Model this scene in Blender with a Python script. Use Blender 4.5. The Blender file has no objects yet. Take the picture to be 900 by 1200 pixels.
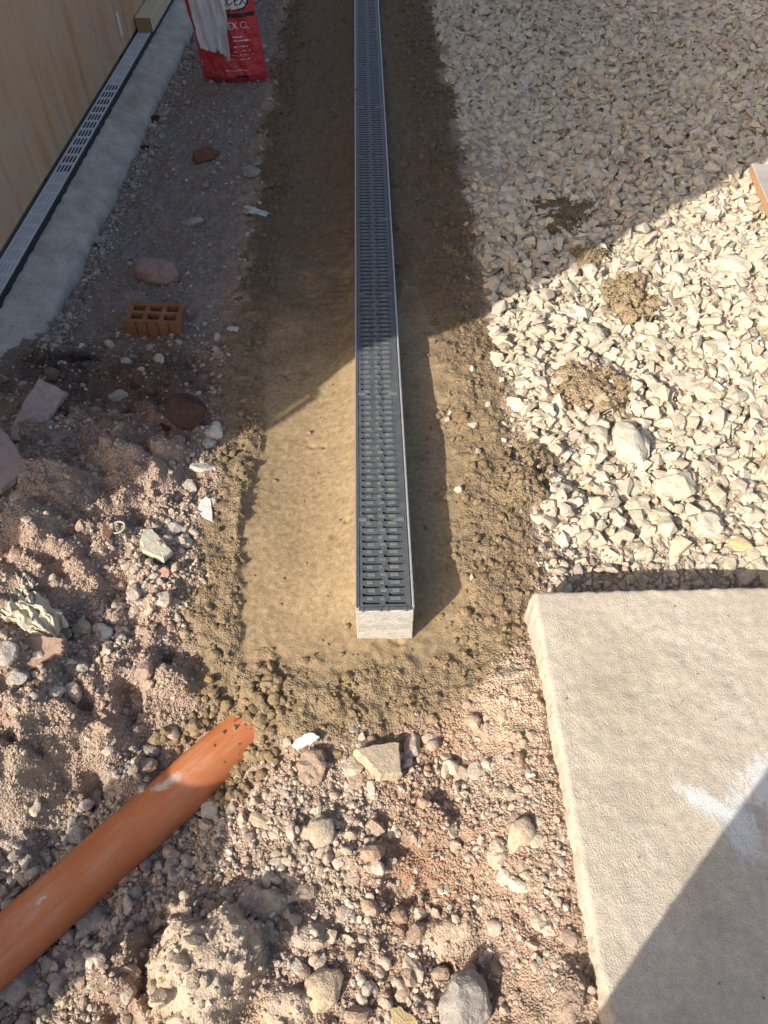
import bpy, bmesh, math, random
import numpy as np
from mathutils import Vector, Matrix, Euler

scene = bpy.context.scene
COL = scene.collection

# ---------------------------------------------------------------- camera
F_PX, CAM_H = 901.0, 1.42            # focal length in photo pixels, height over the channel rim (z = 0)
PITCH, YAW = math.radians(50.13), math.radians(1.43)
cam_data = bpy.data.cameras.new('camera')
cam_data.sensor_fit = 'VERTICAL'
cam_data.sensor_height = 36.0
cam_data.lens = F_PX / 1200.0 * 36.0
cam_data.clip_start = 0.02
cam_data.clip_end = 500.0
cam = bpy.data.objects.new('camera', cam_data)
COL.objects.link(cam)
cam.location = (0, 0, CAM_H)
cam.rotation_euler = (math.pi / 2 - PITCH, 0, -YAW)
scene.camera = cam

# ---------------------------------------------------------------- light
SUN_EL = math.radians(32.0)
AZ = Vector((0.722, 0.692, 0)).normalized()      # the way shadows fall
world = bpy.data.worlds.new('World')
scene.world = world
world.use_nodes = True
wn = world.node_tree
sky = wn.nodes.new('ShaderNodeTexSky')
sky.sky_type = 'NISHITA'
sky.sun_disc = False
sky.sun_elevation = SUN_EL
sky.sun_rotation = math.atan2(-AZ.x, -AZ.y)
sky.air_density = 1.0
sky.dust_density = 4.0
bg = wn.nodes['Background']
bg.inputs['Strength'].default_value = 0.14
wn.links.new(sky.outputs[0], bg.inputs[0])
sun_data = bpy.data.lights.new('sun', 'SUN')
sun_data.energy = 5.0
sun_data.angle = math.radians(0.53)
sun_data.color = (1.0, 0.92, 0.78)
sun = bpy.data.objects.new('sun', sun_data)
COL.objects.link(sun)
sdir = Vector((AZ.x * math.cos(SUN_EL), AZ.y * math.cos(SUN_EL), -math.sin(SUN_EL)))
sun.rotation_euler = sdir.to_track_quat('-Z', 'Y').to_euler()
sun.location = (-4, -4, 5)
scene.view_settings.view_transform = 'Standard'
scene.view_settings.look = 'None'
scene.view_settings.gamma = 1.0
scene.view_settings.use_curve_mapping = False
scene.view_settings.exposure = 0.34

# ---------------------------------------------------------------- pixel -> place
cp, sp, cy_, sy_ = math.cos(PITCH), math.sin(PITCH), math.cos(YAW), math.sin(YAW)
RV = np.array((cy_, -sy_, 0)); FV = np.array((sy_ * cp, cy_ * cp, -sp)); UV = np.array((sy_ * sp, cy_ * sp, cp))
def at(px, py, z):
    d = FV + (px - 450) / F_PX * RV - (py - 600) / F_PX * UV
    t = (z - CAM_H) / d[2]
    return np.array((d[0] * t, d[1] * t, z))
def depth(p):
    return float((np.array(p) - np.array((0, 0, CAM_H))) @ FV)

# ---------------------------------------------------------------- noise
def _hash(ix, iy, seed):
    h = (ix.astype(np.int64) * 374761393 + iy.astype(np.int64) * 668265263 + seed * 1442695041) & 0xffffffff
    h = ((h ^ (h >> 13)) * 1274126177) & 0xffffffff
    h = ((h ^ (h >> 16)) * 2246822519) & 0xffffffff
    return (h ^ (h >> 15)) & 0xffffffff
def h01(ix, iy, seed):
    return _hash(ix, iy, seed) / 4294967295.0
def perlin(x, y, seed=0):
    xi, yi = np.floor(x), np.floor(y)
    xf, yf = x - xi, y - yi
    u = xf * xf * xf * (xf * (xf * 6 - 15) + 10); v = yf * yf * yf * (yf * (yf * 6 - 15) + 10)
    def g(dx, dy):
        a = h01(xi + dx, yi + dy, seed) * 2 * np.pi
        return np.cos(a) * (xf - dx) + np.sin(a) * (yf - dy)
    a = g(0, 0) * (1 - u) + g(1, 0) * u
    b = g(0, 1) * (1 - u) + g(1, 1) * u
    return (a * (1 - v) + b * v) * 1.45
def fbm(x, y, f, octv, seed=0, gain=0.5):
    s = np.zeros_like(x); a = 1.0
    for o in range(octv):
        s = s + a * perlin(x * f + 17.3 * o, y * f - 9.1 * o, seed + o); f *= 2.03; a *= gain
    return s
def domes(x, y, f, seed=0):
    X, Y = x * f, y * f
    xi, yi = np.floor(X), np.floor(Y)
    best = np.full_like(x, 9.0); hid = np.zeros_like(x)
    for dx in (-1, 0, 1):
        for dy in (-1, 0, 1):
            cx = xi + dx; cyy = yi + dy
            jx = cx + 0.1 + 0.8 * h01(cx, cyy, seed); jy = cyy + 0.1 + 0.8 * h01(cx, cyy, seed + 7)
            d = (X - jx) ** 2 + (Y - jy) ** 2
            m = d < best
            best = np.where(m, d, best); hid = np.where(m, h01(cx, cyy, seed + 13), hid)
    return np.sqrt(np.clip(1 - best / 0.45, 0, 1)) * (0.25 + 0.75 * hid)
def sstep(a, b, x):
    t = np.clip((x - a) / (b - a), 0, 1)
    return t * t * (3 - 2 * t)

# ---------------------------------------------------------------- ground heights
CP = np.array([
 # bed of damp sand round the channel
 (-.2,.95,-.112),(0,.82,-.118),(.05,1.0,-.112),(.2,1.0,-.112),(-.2,1.4,-.105),(.18,1.5,-.105),(.02,1.5,-.105),(-.2,2,-.09),(.2,2,-.09),
 (-.2,3,-.075),(.2,3,-.075),(-.2,5,-.065),(.2,5,-.065),(.02,3,-.085),(.02,5,-.08),
 (-.38,1.3,-.08),(-.38,1.0,-.095),(.33,1.3,-.085),(.33,1.8,-.075),(-.4,2.2,-.06),(-.4,3.2,-.055),(-.4,5,-.055),(.35,3,-.06),(.35,5,-.06),
 (-.1,.72,-.125),(.12,.74,-.12),(.25,.85,-.115),
 # under the stone bed
 (.6,1.25,-.125),(.6,2,-.115),(1.5,1.3,-.115),(1.5,3,-.115),(2.6,4,-.115),(.8,5,-.115),(2.5,1.5,-.12),(2.6,6,-.115),(.6,.99,-.16),(1.2,.99,-.16),(.9,.99,-.16),
 (.9,.5,-.17),(.6,.1,-.17),(1.5,.2,-.17),(.45,.7,-.15),
 # left side
 (-.6,2.5,-.08),(-.8,3.5,-.09),(-.6,4.5,-.085),(-.85,2.2,-.085),(-.7,2.0,-.085),(-1.1,3.5,-.13),(-1.1,5,-.13),(-1.1,2.3,-.13),(-.5,3.2,-.075),
 (-1.4,3,-.12),(-1.4,5,-.12),
 # spoil on the left
 (-.6,1.33,-.035),(-.75,1.2,0.0),(-.92,1.5,-.03),(-.72,1.66,-.06),(-1.1,1.2,.05),(-.5,1.15,-.075),(-.6,.95,-.07),(-.76,.9,-.015),(-.87,.75,.02),
 (-.53,.76,-.11),(-.72,.62,-.05),(-.47,.68,-.15),(-.48,1.5,-.07),(-1.05,1.8,-.07),(-1.0,.95,.03),(-1.0,.5,.02),(-.87,.5,-.06),(-1.3,.2,.1),
 # trench round the clay pipe
 (-.80,.22,-.255),(-.70,.31,-.255),(-.55,.45,-.255),(-.42,.58,-.24),(-.33,.68,-.20),(-.26,.75,-.145),(-.64,.49,-.21),(-.53,.6,-.2),
 (-.5,.33,-.235),(-.62,.2,-.245),(-.33,.5,-.205),
 (-1.15,-.15,.12),(-1.0,-.1,.0),
 # rubble in front
 (-.2,.6,-.15),(0,.6,-.14),(0,.4,-.145),(.2,.6,-.135),(.2,.3,-.145),(-.2,.35,-.155),(.335,.8,-.055),(.335,.5,-.035),(.335,.25,-.04),(.25,.4,-.085),(.335,.65,-.045),(.335,.1,-.05),(0,.1,-.16),
 (-.35,.3,-.16),(-.3,.12,-.17),(.2,0,-.16),(.3,-.5,-.16),(-.5,-.4,-.1),(0,-1,-.16),
], dtype=float)
_c = 0.07
def _phi(d2): return np.sqrt(d2 + _c * _c)
_n = len(CP)
_A = _phi((CP[:, None, 0] - CP[None, :, 0]) ** 2 + (CP[:, None, 1] - CP[None, :, 1]) ** 2)
_wts = np.linalg.solve(_A + np.eye(_n) * -0.004, CP[:, 2] + 0.1)
def base_h(x, y):
    out = np.zeros(x.shape)
    for i in range(_n):
        out += _wts[i] * _phi((x - CP[i, 0]) ** 2 + (y - CP[i, 1]) ** 2)
    far = np.maximum(np.maximum(-1.9 - x, x - 3.2), np.maximum(-1.3 - y, y - 6.5))
    k = 1 - sstep(-0.3, 0.8, far)
    return np.clip(out, -.25, .35) * k - 0.1

def zones(x, y):
    n1 = fbm(x, y, 6, 3, 11); n2 = fbm(x, y, 22, 2, 31)
    wob = 0.025 * n1 + 0.012 * n2
    # damp sand: long box with rounded near end
    dx = np.maximum(np.abs(x + 0.015) - 0.20, 0); dy = np.maximum(0.87 - y, 0)
    d_sand = np.hypot(dx, dy) - 0.20 + wob * 1.6
    cut = (x - .335 - (y - .88) * 1.15) * .65 + wob * 1.2
    d_sand = np.where(y < 1.0, np.maximum(d_sand, cut), d_sand)
    sand = 1 - sstep(-.025, .025, d_sand)
    core_l = -0.312 + 0.012 * np.sin(y * 9.0) + 0.01 * n2
    core = sstep(core_l - .008, core_l + .008, x + .05 * sstep(1.9, 2.6, y) * n1) * (1 - sstep(.17, .25, x + wob * 1.8)) * sstep(.80, .90, y + wob * 2.5 + .25 * np.abs(x) ** 1.5)
    stone = sstep(.38, .44, x + wob) * sstep(1.0, 1.15, y + wob - .25 * np.clip(.62 - x, 0, .3))
    grey = (1 - sstep(-.52, -.42, x + wob)) * sstep(1.75, 2.1, y + 2 * wob)
    dark = 1.5 * np.exp(-(((x + .72) / .30) ** 2 + ((y - 1.78) / .20) ** 2)) * (0.8 + .4 * n1)
    black = np.exp(-(((x + .99) / .07) ** 2 + ((y - 1.83) / .07) ** 2)) + np.exp(-(((x + .82) / .10) ** 2 + ((y - 1.88) / .06) ** 2))
    red = np.exp(-(((x - .12) / .1) ** 2 + ((y - .62) / .12) ** 2)) + np.exp(-(((x - .08) / .12) ** 2 + ((y - .42) / .1) ** 2))
    pale = 1.3 * np.exp(-(((x - .29) / .09) ** 2 + ((y - .74) / .15) ** 2))
    return dict(sand=sand, core=core * sand, stone=stone, grey=np.clip(grey, 0, 1), dark=np.clip(dark, 0, 1), black=np.clip(black * (0.6 + n1), 0, 1),
                red=np.clip(red, 0, 1), pale=np.clip(pale, 0, 1))

LUMPS = [  # photo place, half sizes in metres, height, kind (1 pale crust, 2 brown earth, 3 pink earth, 0 hollow)
 (230,1125,.115,.14,.095,1),(128,1120,.062,.075,.09,2),(305,1050,.055,.035,.030,1),(195,545,.06,.04,.035,3),(155,560,.075,.05,.04,3),(75,602,.09,.075,.05,3),
 (60,650,.08,.05,.04,3),(130,650,.06,.06,.03,3),(20,600,.07,.06,.04,3),(200,800,.05,.04,.03,3),(60,860,.09,.06,.04,3),(120,870,.06,.05,.035,3),(20,920,.09,.07,.035,3),
 (150,900,.05,.04,.03,3),(360,1090,.05,.03,.02,1),(430,1000,.06,.04,.02,3),(500,960,.06,.05,.02,3),(520,1090,.07,.04,.02,1),(660,1170,.03,.05,.03,2),(330,1180,.06,.04,.025,1),
 (152,815,.03,.04,-.045,0),(190,770,.025,.03,-.04,0),(95,915,.03,.04,-.04,0),(75,690,.035,.03,-.035,0),(145,700,.03,.04,-.03,0),(110,830,.035,.02,-.03,0),(40,980,.04,.03,-.03,0),(470,1040,.05,.03,-.02,0),(560,1140,.05,.04,-.02,0),(20,830,.03,.03,-.03,0)]
_LW = [(*at(px, py, -.1)[:2], rx, ry, h, k) for px, py, rx, ry, h, k in LUMPS]
def lumps(x, y):
    z = np.zeros_like(x); kinds = {1: np.zeros_like(x), 2: np.zeros_like(x), 3: np.zeros_like(x)}
    wob = .26 * fbm(x, y, 11, 3, 811) + .10 * fbm(x, y, 40, 2, 812)
    for cx, cy, rx, ry, h, k in _LW:
        near = (np.abs(x - cx) < rx * 2) & (np.abs(y - cy) < ry * 2)
        if not near.any(): continue
        rr = np.hypot((x[near] - cx) / rx, (y[near] - cy) / ry) + wob[near] * (1 if h > 0 else 3.2)
        m = 1 - sstep(.45 if h > 0 else .2, 1.05 if h > 0 else 1.2, rr)
        z[near] = np.where(np.abs(h * m) > np.abs(z[near]), h * m, z[near])
        if k: kinds[k][near] = np.maximum(kinds[k][near], m)
    return z, kinds
def height(x, y, fine=True):
    x = np.asarray(x, float); y = np.asarray(y, float)
    z = base_h(x, y)
    q = zones(x, y)
    sand, core = q['sand'], q['core']
    rough = 1 - sand
    mound = (1 - sstep(-.52, -.4, x)) * (1 - sstep(1.7, 2.0, y))
    z += rough * (0.013 + .022 * mound) * fbm(x, y, 7, 3, 3)
    z += mound * rough * 0.018 * (1 - np.abs(fbm(x, y, 11, 2, 77)) * 1.6)
    z += sand * 0.004 * fbm(x, y, 5, 2, 5)
    clod = sand * (1 - core)
    z += clod * (0.009 * fbm(x, y, 16, 2, 8) + 0.002)
    # furrow line along the left of the trowelled bed
    ridge = np.exp(-((x + .335) / .02) ** 2) * (.45 + .9 * sstep(-.5, .6, perlin(y * 14, x * 3, 66))) * sstep(1.02, 1.10, y) * (1 - sstep(1.5, 1.6, y))
    z += 0.009 * ridge * (1 - core)
    z += 0.055 * np.exp(-np.clip(-.04 - x, 0, 9) / .07) * sstep(.93, 1.06, y) * (x < .03)
    # rucked sand in the shaded lengths
    z += core * sstep(1.8, 2.3, y) * (0.011 * fbm(x, y * .6, 12, 3, 60) + 0.006 * (1 - 2 * np.abs(fbm(x * .6, y, 26, 2, 63))))
    # trowelled bed: little tears
    z += lumps(x, y)[0] * rough
    tear = fbm(x, y, 30, 2, 41)
    pit = sstep(.55, .8, fbm(x, y, 7, 2, 44)) * sstep(.05, .35, tear)
    z -= core * 0.007 * pit
    if fine:
        z += clod * (0.0075 * domes(x, y, 55, 5) + 0.005 * domes(x, y, 110, 6) + 0.002 * domes(x, y, 190, 7))
        rough = rough * (1 - .55 * lumps(x, y)[1][1])
        crumbs = sstep(-.2, .5, fbm(x, y, 9, 2, 91))
        z += rough * (0.008 * fbm(x, y, 34, 2, 21) + 0.0065 * crumbs * domes(x, y, 85, 9) + 0.0042 * domes(x, y, 170, 15))
        z += core * (0.0012 * fbm(x, y, 60, 2, 22) + 0.0006 * perlin(x * 230, y * 230, 23))
    return z

# ---------------------------------------------------------------- mesh helpers
def link(name, me, mat, parent=None):
    o = bpy.data.objects.new(name, me)
    COL.objects.link(o)
    if mat is not None and len(me.materials) == 0: me.materials.append(mat)
    if parent is not None: o.parent = parent
    return o
def np_mesh(name, verts, faces, col=None, smooth=False, alpha=None):
    verts = np.asarray(verts, np.float32); faces = np.asarray(faces, np.int32)
    me = bpy.data.meshes.new(name)
    k = faces.shape[1]
    me.vertices.add(len(verts)); me.vertices.foreach_set('co', verts.ravel())
    me.loops.add(faces.size); me.loops.foreach_set('vertex_index', faces.ravel())
    me.polygons.add(len(faces))
    me.polygons.foreach_set('loop_start', np.arange(0, faces.size, k, dtype=np.int32))
    me.polygons.foreach_set('use_smooth', np.full(len(faces), smooth, dtype=bool))
    if col is not None:
        a = me.attributes.new('Col', 'FLOAT_COLOR', 'POINT')
        c4 = np.ones((len(verts), 4), np.float32); c4[:, :3] = col
        if alpha is not None: c4[:, 3] = alpha
        a.data.foreach_set('color', c4.ravel())
    me.update(calc_edges=True)
    return me
def bm_mesh(name, bm, smooth=False):
    me = bpy.data.meshes.new(name)
    bmesh.ops.recalc_face_normals(bm, faces=bm.faces)
    bm.to_mesh(me); bm.free()
    if smooth: me.polygons.foreach_set('use_smooth', [True] * len(me.polygons))
    return me
def add_box(bm, x0, x1, y0, y1, z0, z1, bevel=0.0, seg=1):
    m = Matrix.Translation(((x0 + x1) / 2, (y0 + y1) / 2, (z0 + z1) / 2)) @ Matrix.Diagonal((x1 - x0, y1 - y0, z1 - z0, 1))
    r = bmesh.ops.create_cube(bm, size=1.0, matrix=m)
    if bevel > 0:
        ed = list({e for v in r['verts'] for e in v.link_edges})
        bmesh.ops.bevel(bm, geom=ed, offset=bevel, segments=seg, affect='EDGES', profile=0.5)
def plate(xs, ys, mask, z0, z1):
    """solid cells of a grid (mask[i][j]) extruded from z0 to z1: a plate with real holes"""
    V, Fc = {}, []
    def v(i, j, t):
        key = (i, j, t)
        if key not in V: V[key] = (len(V), (xs[i], ys[j], z1 if t else z0))
        return V[key][0]
    nx, ny = len(xs) - 1, len(ys) - 1
    S = lambda i, j: 0 <= i < nx and 0 <= j < ny and mask[i][j]
    for i in range(nx):
        for j in range(ny):
            if not mask[i][j]: continue
            Fc.append((v(i, j, 1), v(i + 1, j, 1), v(i + 1, j + 1, 1), v(i, j + 1, 1)))
            Fc.append((v(i, j, 0), v(i, j + 1, 0), v(i + 1, j + 1, 0), v(i + 1, j, 0)))
            if not S(i - 1, j): Fc.append((v(i, j, 0), v(i, j, 1), v(i, j + 1, 1), v(i, j + 1, 0)))
            if not S(i + 1, j): Fc.append((v(i + 1, j, 0), v(i + 1, j + 1, 0), v(i + 1, j + 1, 1), v(i + 1, j, 1)))
            if not S(i, j - 1): Fc.append((v(i, j, 0), v(i + 1, j, 0), v(i + 1, j, 1), v(i, j, 1)))
            if not S(i, j + 1): Fc.append((v(i, j + 1, 0), v(i, j + 1, 1), v(i + 1, j + 1, 1), v(i + 1, j + 1, 0)))
    vs = [None] * len(V)
    for idx, co in V.values(): vs[idx] = co
    return vs, Fc
def tag(o, label=None, cat=None, group=None, kind=None):
    if label: o['label'] = label
    if cat: o['category'] = cat
    if group: o['group'] = group
    if kind: o['kind'] = kind
    return o
def empty(name, loc=(0, 0, 0), rz=0.0):
    o = bpy.data.objects.new(name, None)
    COL.objects.link(o); o.location = loc; o.rotation_euler = (0, 0, rz); o.empty_display_size = .1
    return o

# ---------------------------------------------------------------- materials
def new_mat(name):
    m = bpy.data.materials.new(name); m.use_nodes = True
    nt = m.node_tree
    return m, nt, nt.nodes['Principled BSDF']
def node(nt, typ, **kw):
    n = nt.nodes.new(typ)
    for k, v in kw.items(): setattr(n, k, v)
    return n
def noise_tex(nt, scale, detail=4.0, rough=0.55, vec=None, dist=0.0):
    n = node(nt, 'ShaderNodeTexNoise')
    n.inputs['Scale'].default_value = scale; n.inputs['Detail'].default_value = detail
    n.inputs['Roughness'].default_value = rough; n.inputs['Distortion'].default_value = dist
    if vec is not None: nt.links.new(vec, n.inputs['Vector'])
    return n
def ramp(nt, fac, stops):
    r = node(nt, 'ShaderNodeValToRGB')
    e = r.color_ramp.elements
    while len(e) < len(stops): e.new(0.5)
    for i, (p, c) in enumerate(stops):
        e[i].position = p; e[i].color = (c[0], c[1], c[2], 1) if not isinstance(c, (int, float)) else (c, c, c, 1)
    nt.links.new(fac, r.inputs[0])
    return r
def mixc(nt, a, b, fac, mode='MIX'):
    m = node(nt, 'ShaderNodeMix', data_type='RGBA', blend_type=mode)
    for sock, val in ((m.inputs[6], a), (m.inputs[7], b)):
        if isinstance(val, (tuple, list)): sock.default_value = (*val[:3], 1)
        else: nt.links.new(val, sock)
    if isinstance(fac, (int, float)): m.inputs[0].default_value = fac
    else: nt.links.new(fac, m.inputs[0])
    return m.outputs[2]
def add_bump(nt, bsdf, hgt, dist, strength=1.0):
    b = node(nt, 'ShaderNodeBump')
    b.inputs['Distance'].default_value = dist; b.inputs['Strength'].default_value = strength
    nt.links.new(hgt, b.inputs['Height'])
    nt.links.new(b.outputs[0], bsdf.inputs['Normal'])
    return b
def earth_mat(name, attr=True, base=(.4, .3, .2), rough=.95, vary=(.72, 1.25), f1=40, f2=260, bump=.003, objrand=None, coords='Object', spec=.2, crumb=False):
    """soil / stone: attribute or plain colour, mottled, with grain relief"""
    m, nt, b = new_mat(name)
    tc = node(nt, 'ShaderNodeTexCoord')
    vec = tc.outputs[coords]
    if objrand:
        vec = node(nt, 'ShaderNodeNewGeometry').outputs['Position']
        oi = node(nt, 'ShaderNodeObjectInfo')
        src = ramp(nt, oi.outputs['Random'], objrand)
        src.color_ramp.interpolation = 'CONSTANT'
        src = src.outputs[0]
    elif attr:
        a = node(nt, 'ShaderNodeAttribute', attribute_name='Col'); src = a.outputs['Color']
    else:
        src = None
    n1 = noise_tex(nt, f1, 5, .6, vec); n2 = noise_tex(nt, f2, 3, .6, vec)
    r1 = ramp(nt, n1.outputs[0], [(.28, vary[0]), (.72, vary[1])])
    r2 = ramp(nt, n2.outputs[0], [(.3, .82), (.7, 1.18)])
    c = mixc(nt, src if src is not None else base, r1.outputs[0], 1.0, 'MULTIPLY')
    c = mixc(nt, c, r2.outputs[0], 1.0, 'MULTIPLY')
    nt.links.new(c, b.inputs['Base Color'])
    b.inputs['Roughness'].default_value = rough
    b.inputs['Specular IOR Level'].default_value = spec
    mx = node(nt, 'ShaderNodeMath', operation='MULTIPLY_ADD')
    nt.links.new(n2.outputs[0], mx.inputs[0]); mx.inputs[1].default_value = .45; nt.links.new(n1.outputs[0], mx.inputs[2])
    bn = add_bump(nt, b, mx.outputs[0], bump)
    if crumb:
        v = node(nt, 'ShaderNodeTexVoronoi'); v.inputs['Scale'].default_value = 210; nt.links.new(vec, v.inputs['Vector'])
        m2 = node(nt, 'ShaderNodeMath', operation='MULTIPLY_ADD'); nt.links.new(v.outputs['Distance'], m2.inputs[0]); m2.inputs[1].default_value = -.9; nt.links.new(mx.outputs[0], m2.inputs[2])
        nt.links.new(m2.outputs[0], bn.inputs['Height']); nt.links.new(a.outputs['Alpha'], bn.inputs['Strength'])
    return m

M = {}
M['ground'] = earth_mat('earth', f1=80, f2=420, bump=.006, crumb=True, coords='Object', vary=(.74, 1.24))
M['pebble'] = earth_mat('pebbles', f1=120, f2=500, bump=.002)
M['clod'] = earth_mat('sand_clods', f1=140, f2=600, bump=.003)
M['lime'] = earth_mat('limestone', f1=60, f2=330, bump=.0035, vary=(.84, 1.14))
LIME = [(.585, .51, .39), (.555, .48, .36), (.605, .54, .43), (.525, .455, .35), (.575, .49, .365), (.515, .455, .375), (.60, .54, .445), (.525, .43, .35)]
M['lime_one'] = earth_mat('limestone_single', f1=60, f2=330, bump=.0035, vary=(.84, 1.14), objrand=[(i / 8, LIME[i]) for i in range(8)])
RUB = [(.44, .36, .29), (.46, .385, .31), (.41, .325, .265), (.48, .405, .325), (.45, .345, .27), (.41, .36, .31), (.50, .43, .355), (.45, .365, .285)]
M['rubble_one'] = earth_mat('rubble_single', f1=70, f2=330, bump=.003, objrand=[(i / 8, RUB[i]) for i in range(8)])

def simple(name, colr, rough=.6, metallic=0.0, spec=.5):
    m, nt, b = new_mat(name)
    b.inputs['Base Color'].default_value = (*colr, 1); b.inputs['Roughness'].default_value = rough
    b.inputs['Metallic'].default_value = metallic; b.inputs['Specular IOR Level'].default_value = spec
    return m
def mottled(name, c0, c1, scale=30, rough=.7, bump=.001, bscale=200, metallic=0.0, spec=.4, stretch=None, detail=5):
    m, nt, b = new_mat(name)
    tc = node(nt, 'ShaderNodeTexCoord'); vec = tc.outputs['Object']
    if stretch:
        mp = node(nt, 'ShaderNodeMapping'); mp.inputs['Scale'].default_value = stretch
        nt.links.new(vec, mp.inputs[0]); vec = mp.outputs[0]
    n1 = noise_tex(nt, scale, detail, .6, vec); n2 = noise_tex(nt, bscale, 3, .6, vec)
    r = ramp(nt, n1.outputs[0], [(.3, c0), (.7, c1)])
    nt.links.new(r.outputs[0], b.inputs['Base Color'])
    b.inputs['Roughness'].default_value = rough; b.inputs['Metallic'].default_value = metallic
    b.inputs['Specular IOR Level'].default_value = spec
    add_bump(nt, b, n2.outputs[0], bump)
    return m

# ---------------------------------------------------------------- ground sheet
def axis(pairs):
    """coordinates from (start, end, step0, step1) runs"""
    out = []
    for a, b_, s0, s1 in pairs:
        x = a
        while x < b_ - 1e-6:
            out.append(x); t = (x - a) / (b_ - a); x += s0 + (s1 - s0) * t
    out.append(pairs[-1][1])
    return np.array(out)
def growing(a, end, s):
    out = []; x = a
    while abs(x) < abs(end):
        out.append(x); x += math.copysign(s, end - a); s *= 1.6
    out.append(end)
    return out
gx = axis([(-1.25, .52, .0045, .0045), (.52, 1.0, .0085, .02), (1.0, 3.3, .03, .06)])
gx = np.concatenate([np.array(growing(-1.26, -60, .03))[::-1], gx, np.array(growing(3.33, 60, .08))])
gy = axis([(.08, 1.5, .0044, .0044), (1.5, 5.6, .0048, .016), (5.6, 6.6, .03, .06)])
gy = np.concatenate([np.array(sorted([.07, .05, .02, -.03, -.08, -.15, -.25, -.35, -.5, -.7, -1, -1.5, -2.5, -5, -10, -25, -60])), gy, np.array(growing(6.65, 90, .1))])
GX, GY = np.meshgrid(gx, gy)
gz = height(GX.ravel(), GY.ravel())
q = zones(GX.ravel(), GY.ravel())
xr, yr = GX.ravel(), GY.ravel()
n_a = fbm(xr, yr, 5, 3, 201); n_b = fbm(xr, yr, 18, 3, 202); n_c = fbm(xr, yr, 60, 2, 203)
def cm(c, d, w): return c * (1 - w[:, None]) + np.array(d)[None, :] * w[:, None]
gc = np.tile(np.array((.40, .295, .225)), (len(xr), 1))
gc = cm(gc, (.43, .365, .295), np.clip(sstep(-.1, .7, n_a) * .8, 0, 1))
gc = cm(gc, (.36, .25, .18), np.clip(sstep(.1, .9, -n_b) * .5, 0, 1))
left = (1 - sstep(-.52, -.36, xr)) * (1 - sstep(1.75, 2.1, yr)) * sstep(.55, .75, yr)
gc = cm(gc, (.43, .315, .25), left * .7)
lk = lumps(xr, yr)[1]
gc = cm(gc, (.46, .375, .29), lk[1] * .85); gc = cm(gc, (.30, .225, .185), lk[2] * .85); gc = cm(gc, (.43, .33, .26), lk[3] * .6)
gc = cm(gc, (.38, .225, .145), q['red'] * (.45 + .4 * sstep(-.3, .5, n_b)))
gc = cm(gc, (.50, .38, .285), q['pale'] * .85)
gc = cm(gc, (.31, .27, .235), q['grey'])
gc = cm(gc, (.37, .28, .23), q['grey'] * sstep(.3, .9, n_a) * .6)
gc = cm(gc, (.13, .085, .065), q['dark'] * .85)
gc = cm(gc, (.018, .017, .017), q['black'] * .95)
gc = cm(gc, (.47, .41, .32), q['stone'])
sandc = np.tile(np.array((.25, .188, .12)), (len(xr), 1))
sandc = cm(sandc, (.315, .232, .138), q['core'] * .85)
sandc = cm(sandc, (.235, .165, .095), np.clip(sstep(.1, .8, n_b) * .5, 0, 1))
damp = sstep(1.75, 2.35, yr + .25 * n_a + .08 * n_b)      # sand colour gets darker towards the farther lengths
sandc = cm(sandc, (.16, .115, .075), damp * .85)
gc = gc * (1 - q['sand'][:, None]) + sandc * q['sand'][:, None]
gc *= (1 + .10 * n_c)[:, None]
nxg, nyg = len(gx), len(gy)
idx = np.arange(nxg * nyg).reshape(nyg, nxg)
quads = np.stack([idx[:-1, :-1].ravel(), idx[:-1, 1:].ravel(), idx[1:, 1:].ravel(), idx[1:, :-1].ravel()], 1)
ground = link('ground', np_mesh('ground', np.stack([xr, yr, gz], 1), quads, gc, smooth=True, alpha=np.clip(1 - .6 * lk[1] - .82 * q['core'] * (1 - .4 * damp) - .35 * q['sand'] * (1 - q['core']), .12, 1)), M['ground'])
tag(ground, kind='structure', label='uneven excavated soil with a bed of damp sand')
print('ground verts', len(xr))

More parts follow.
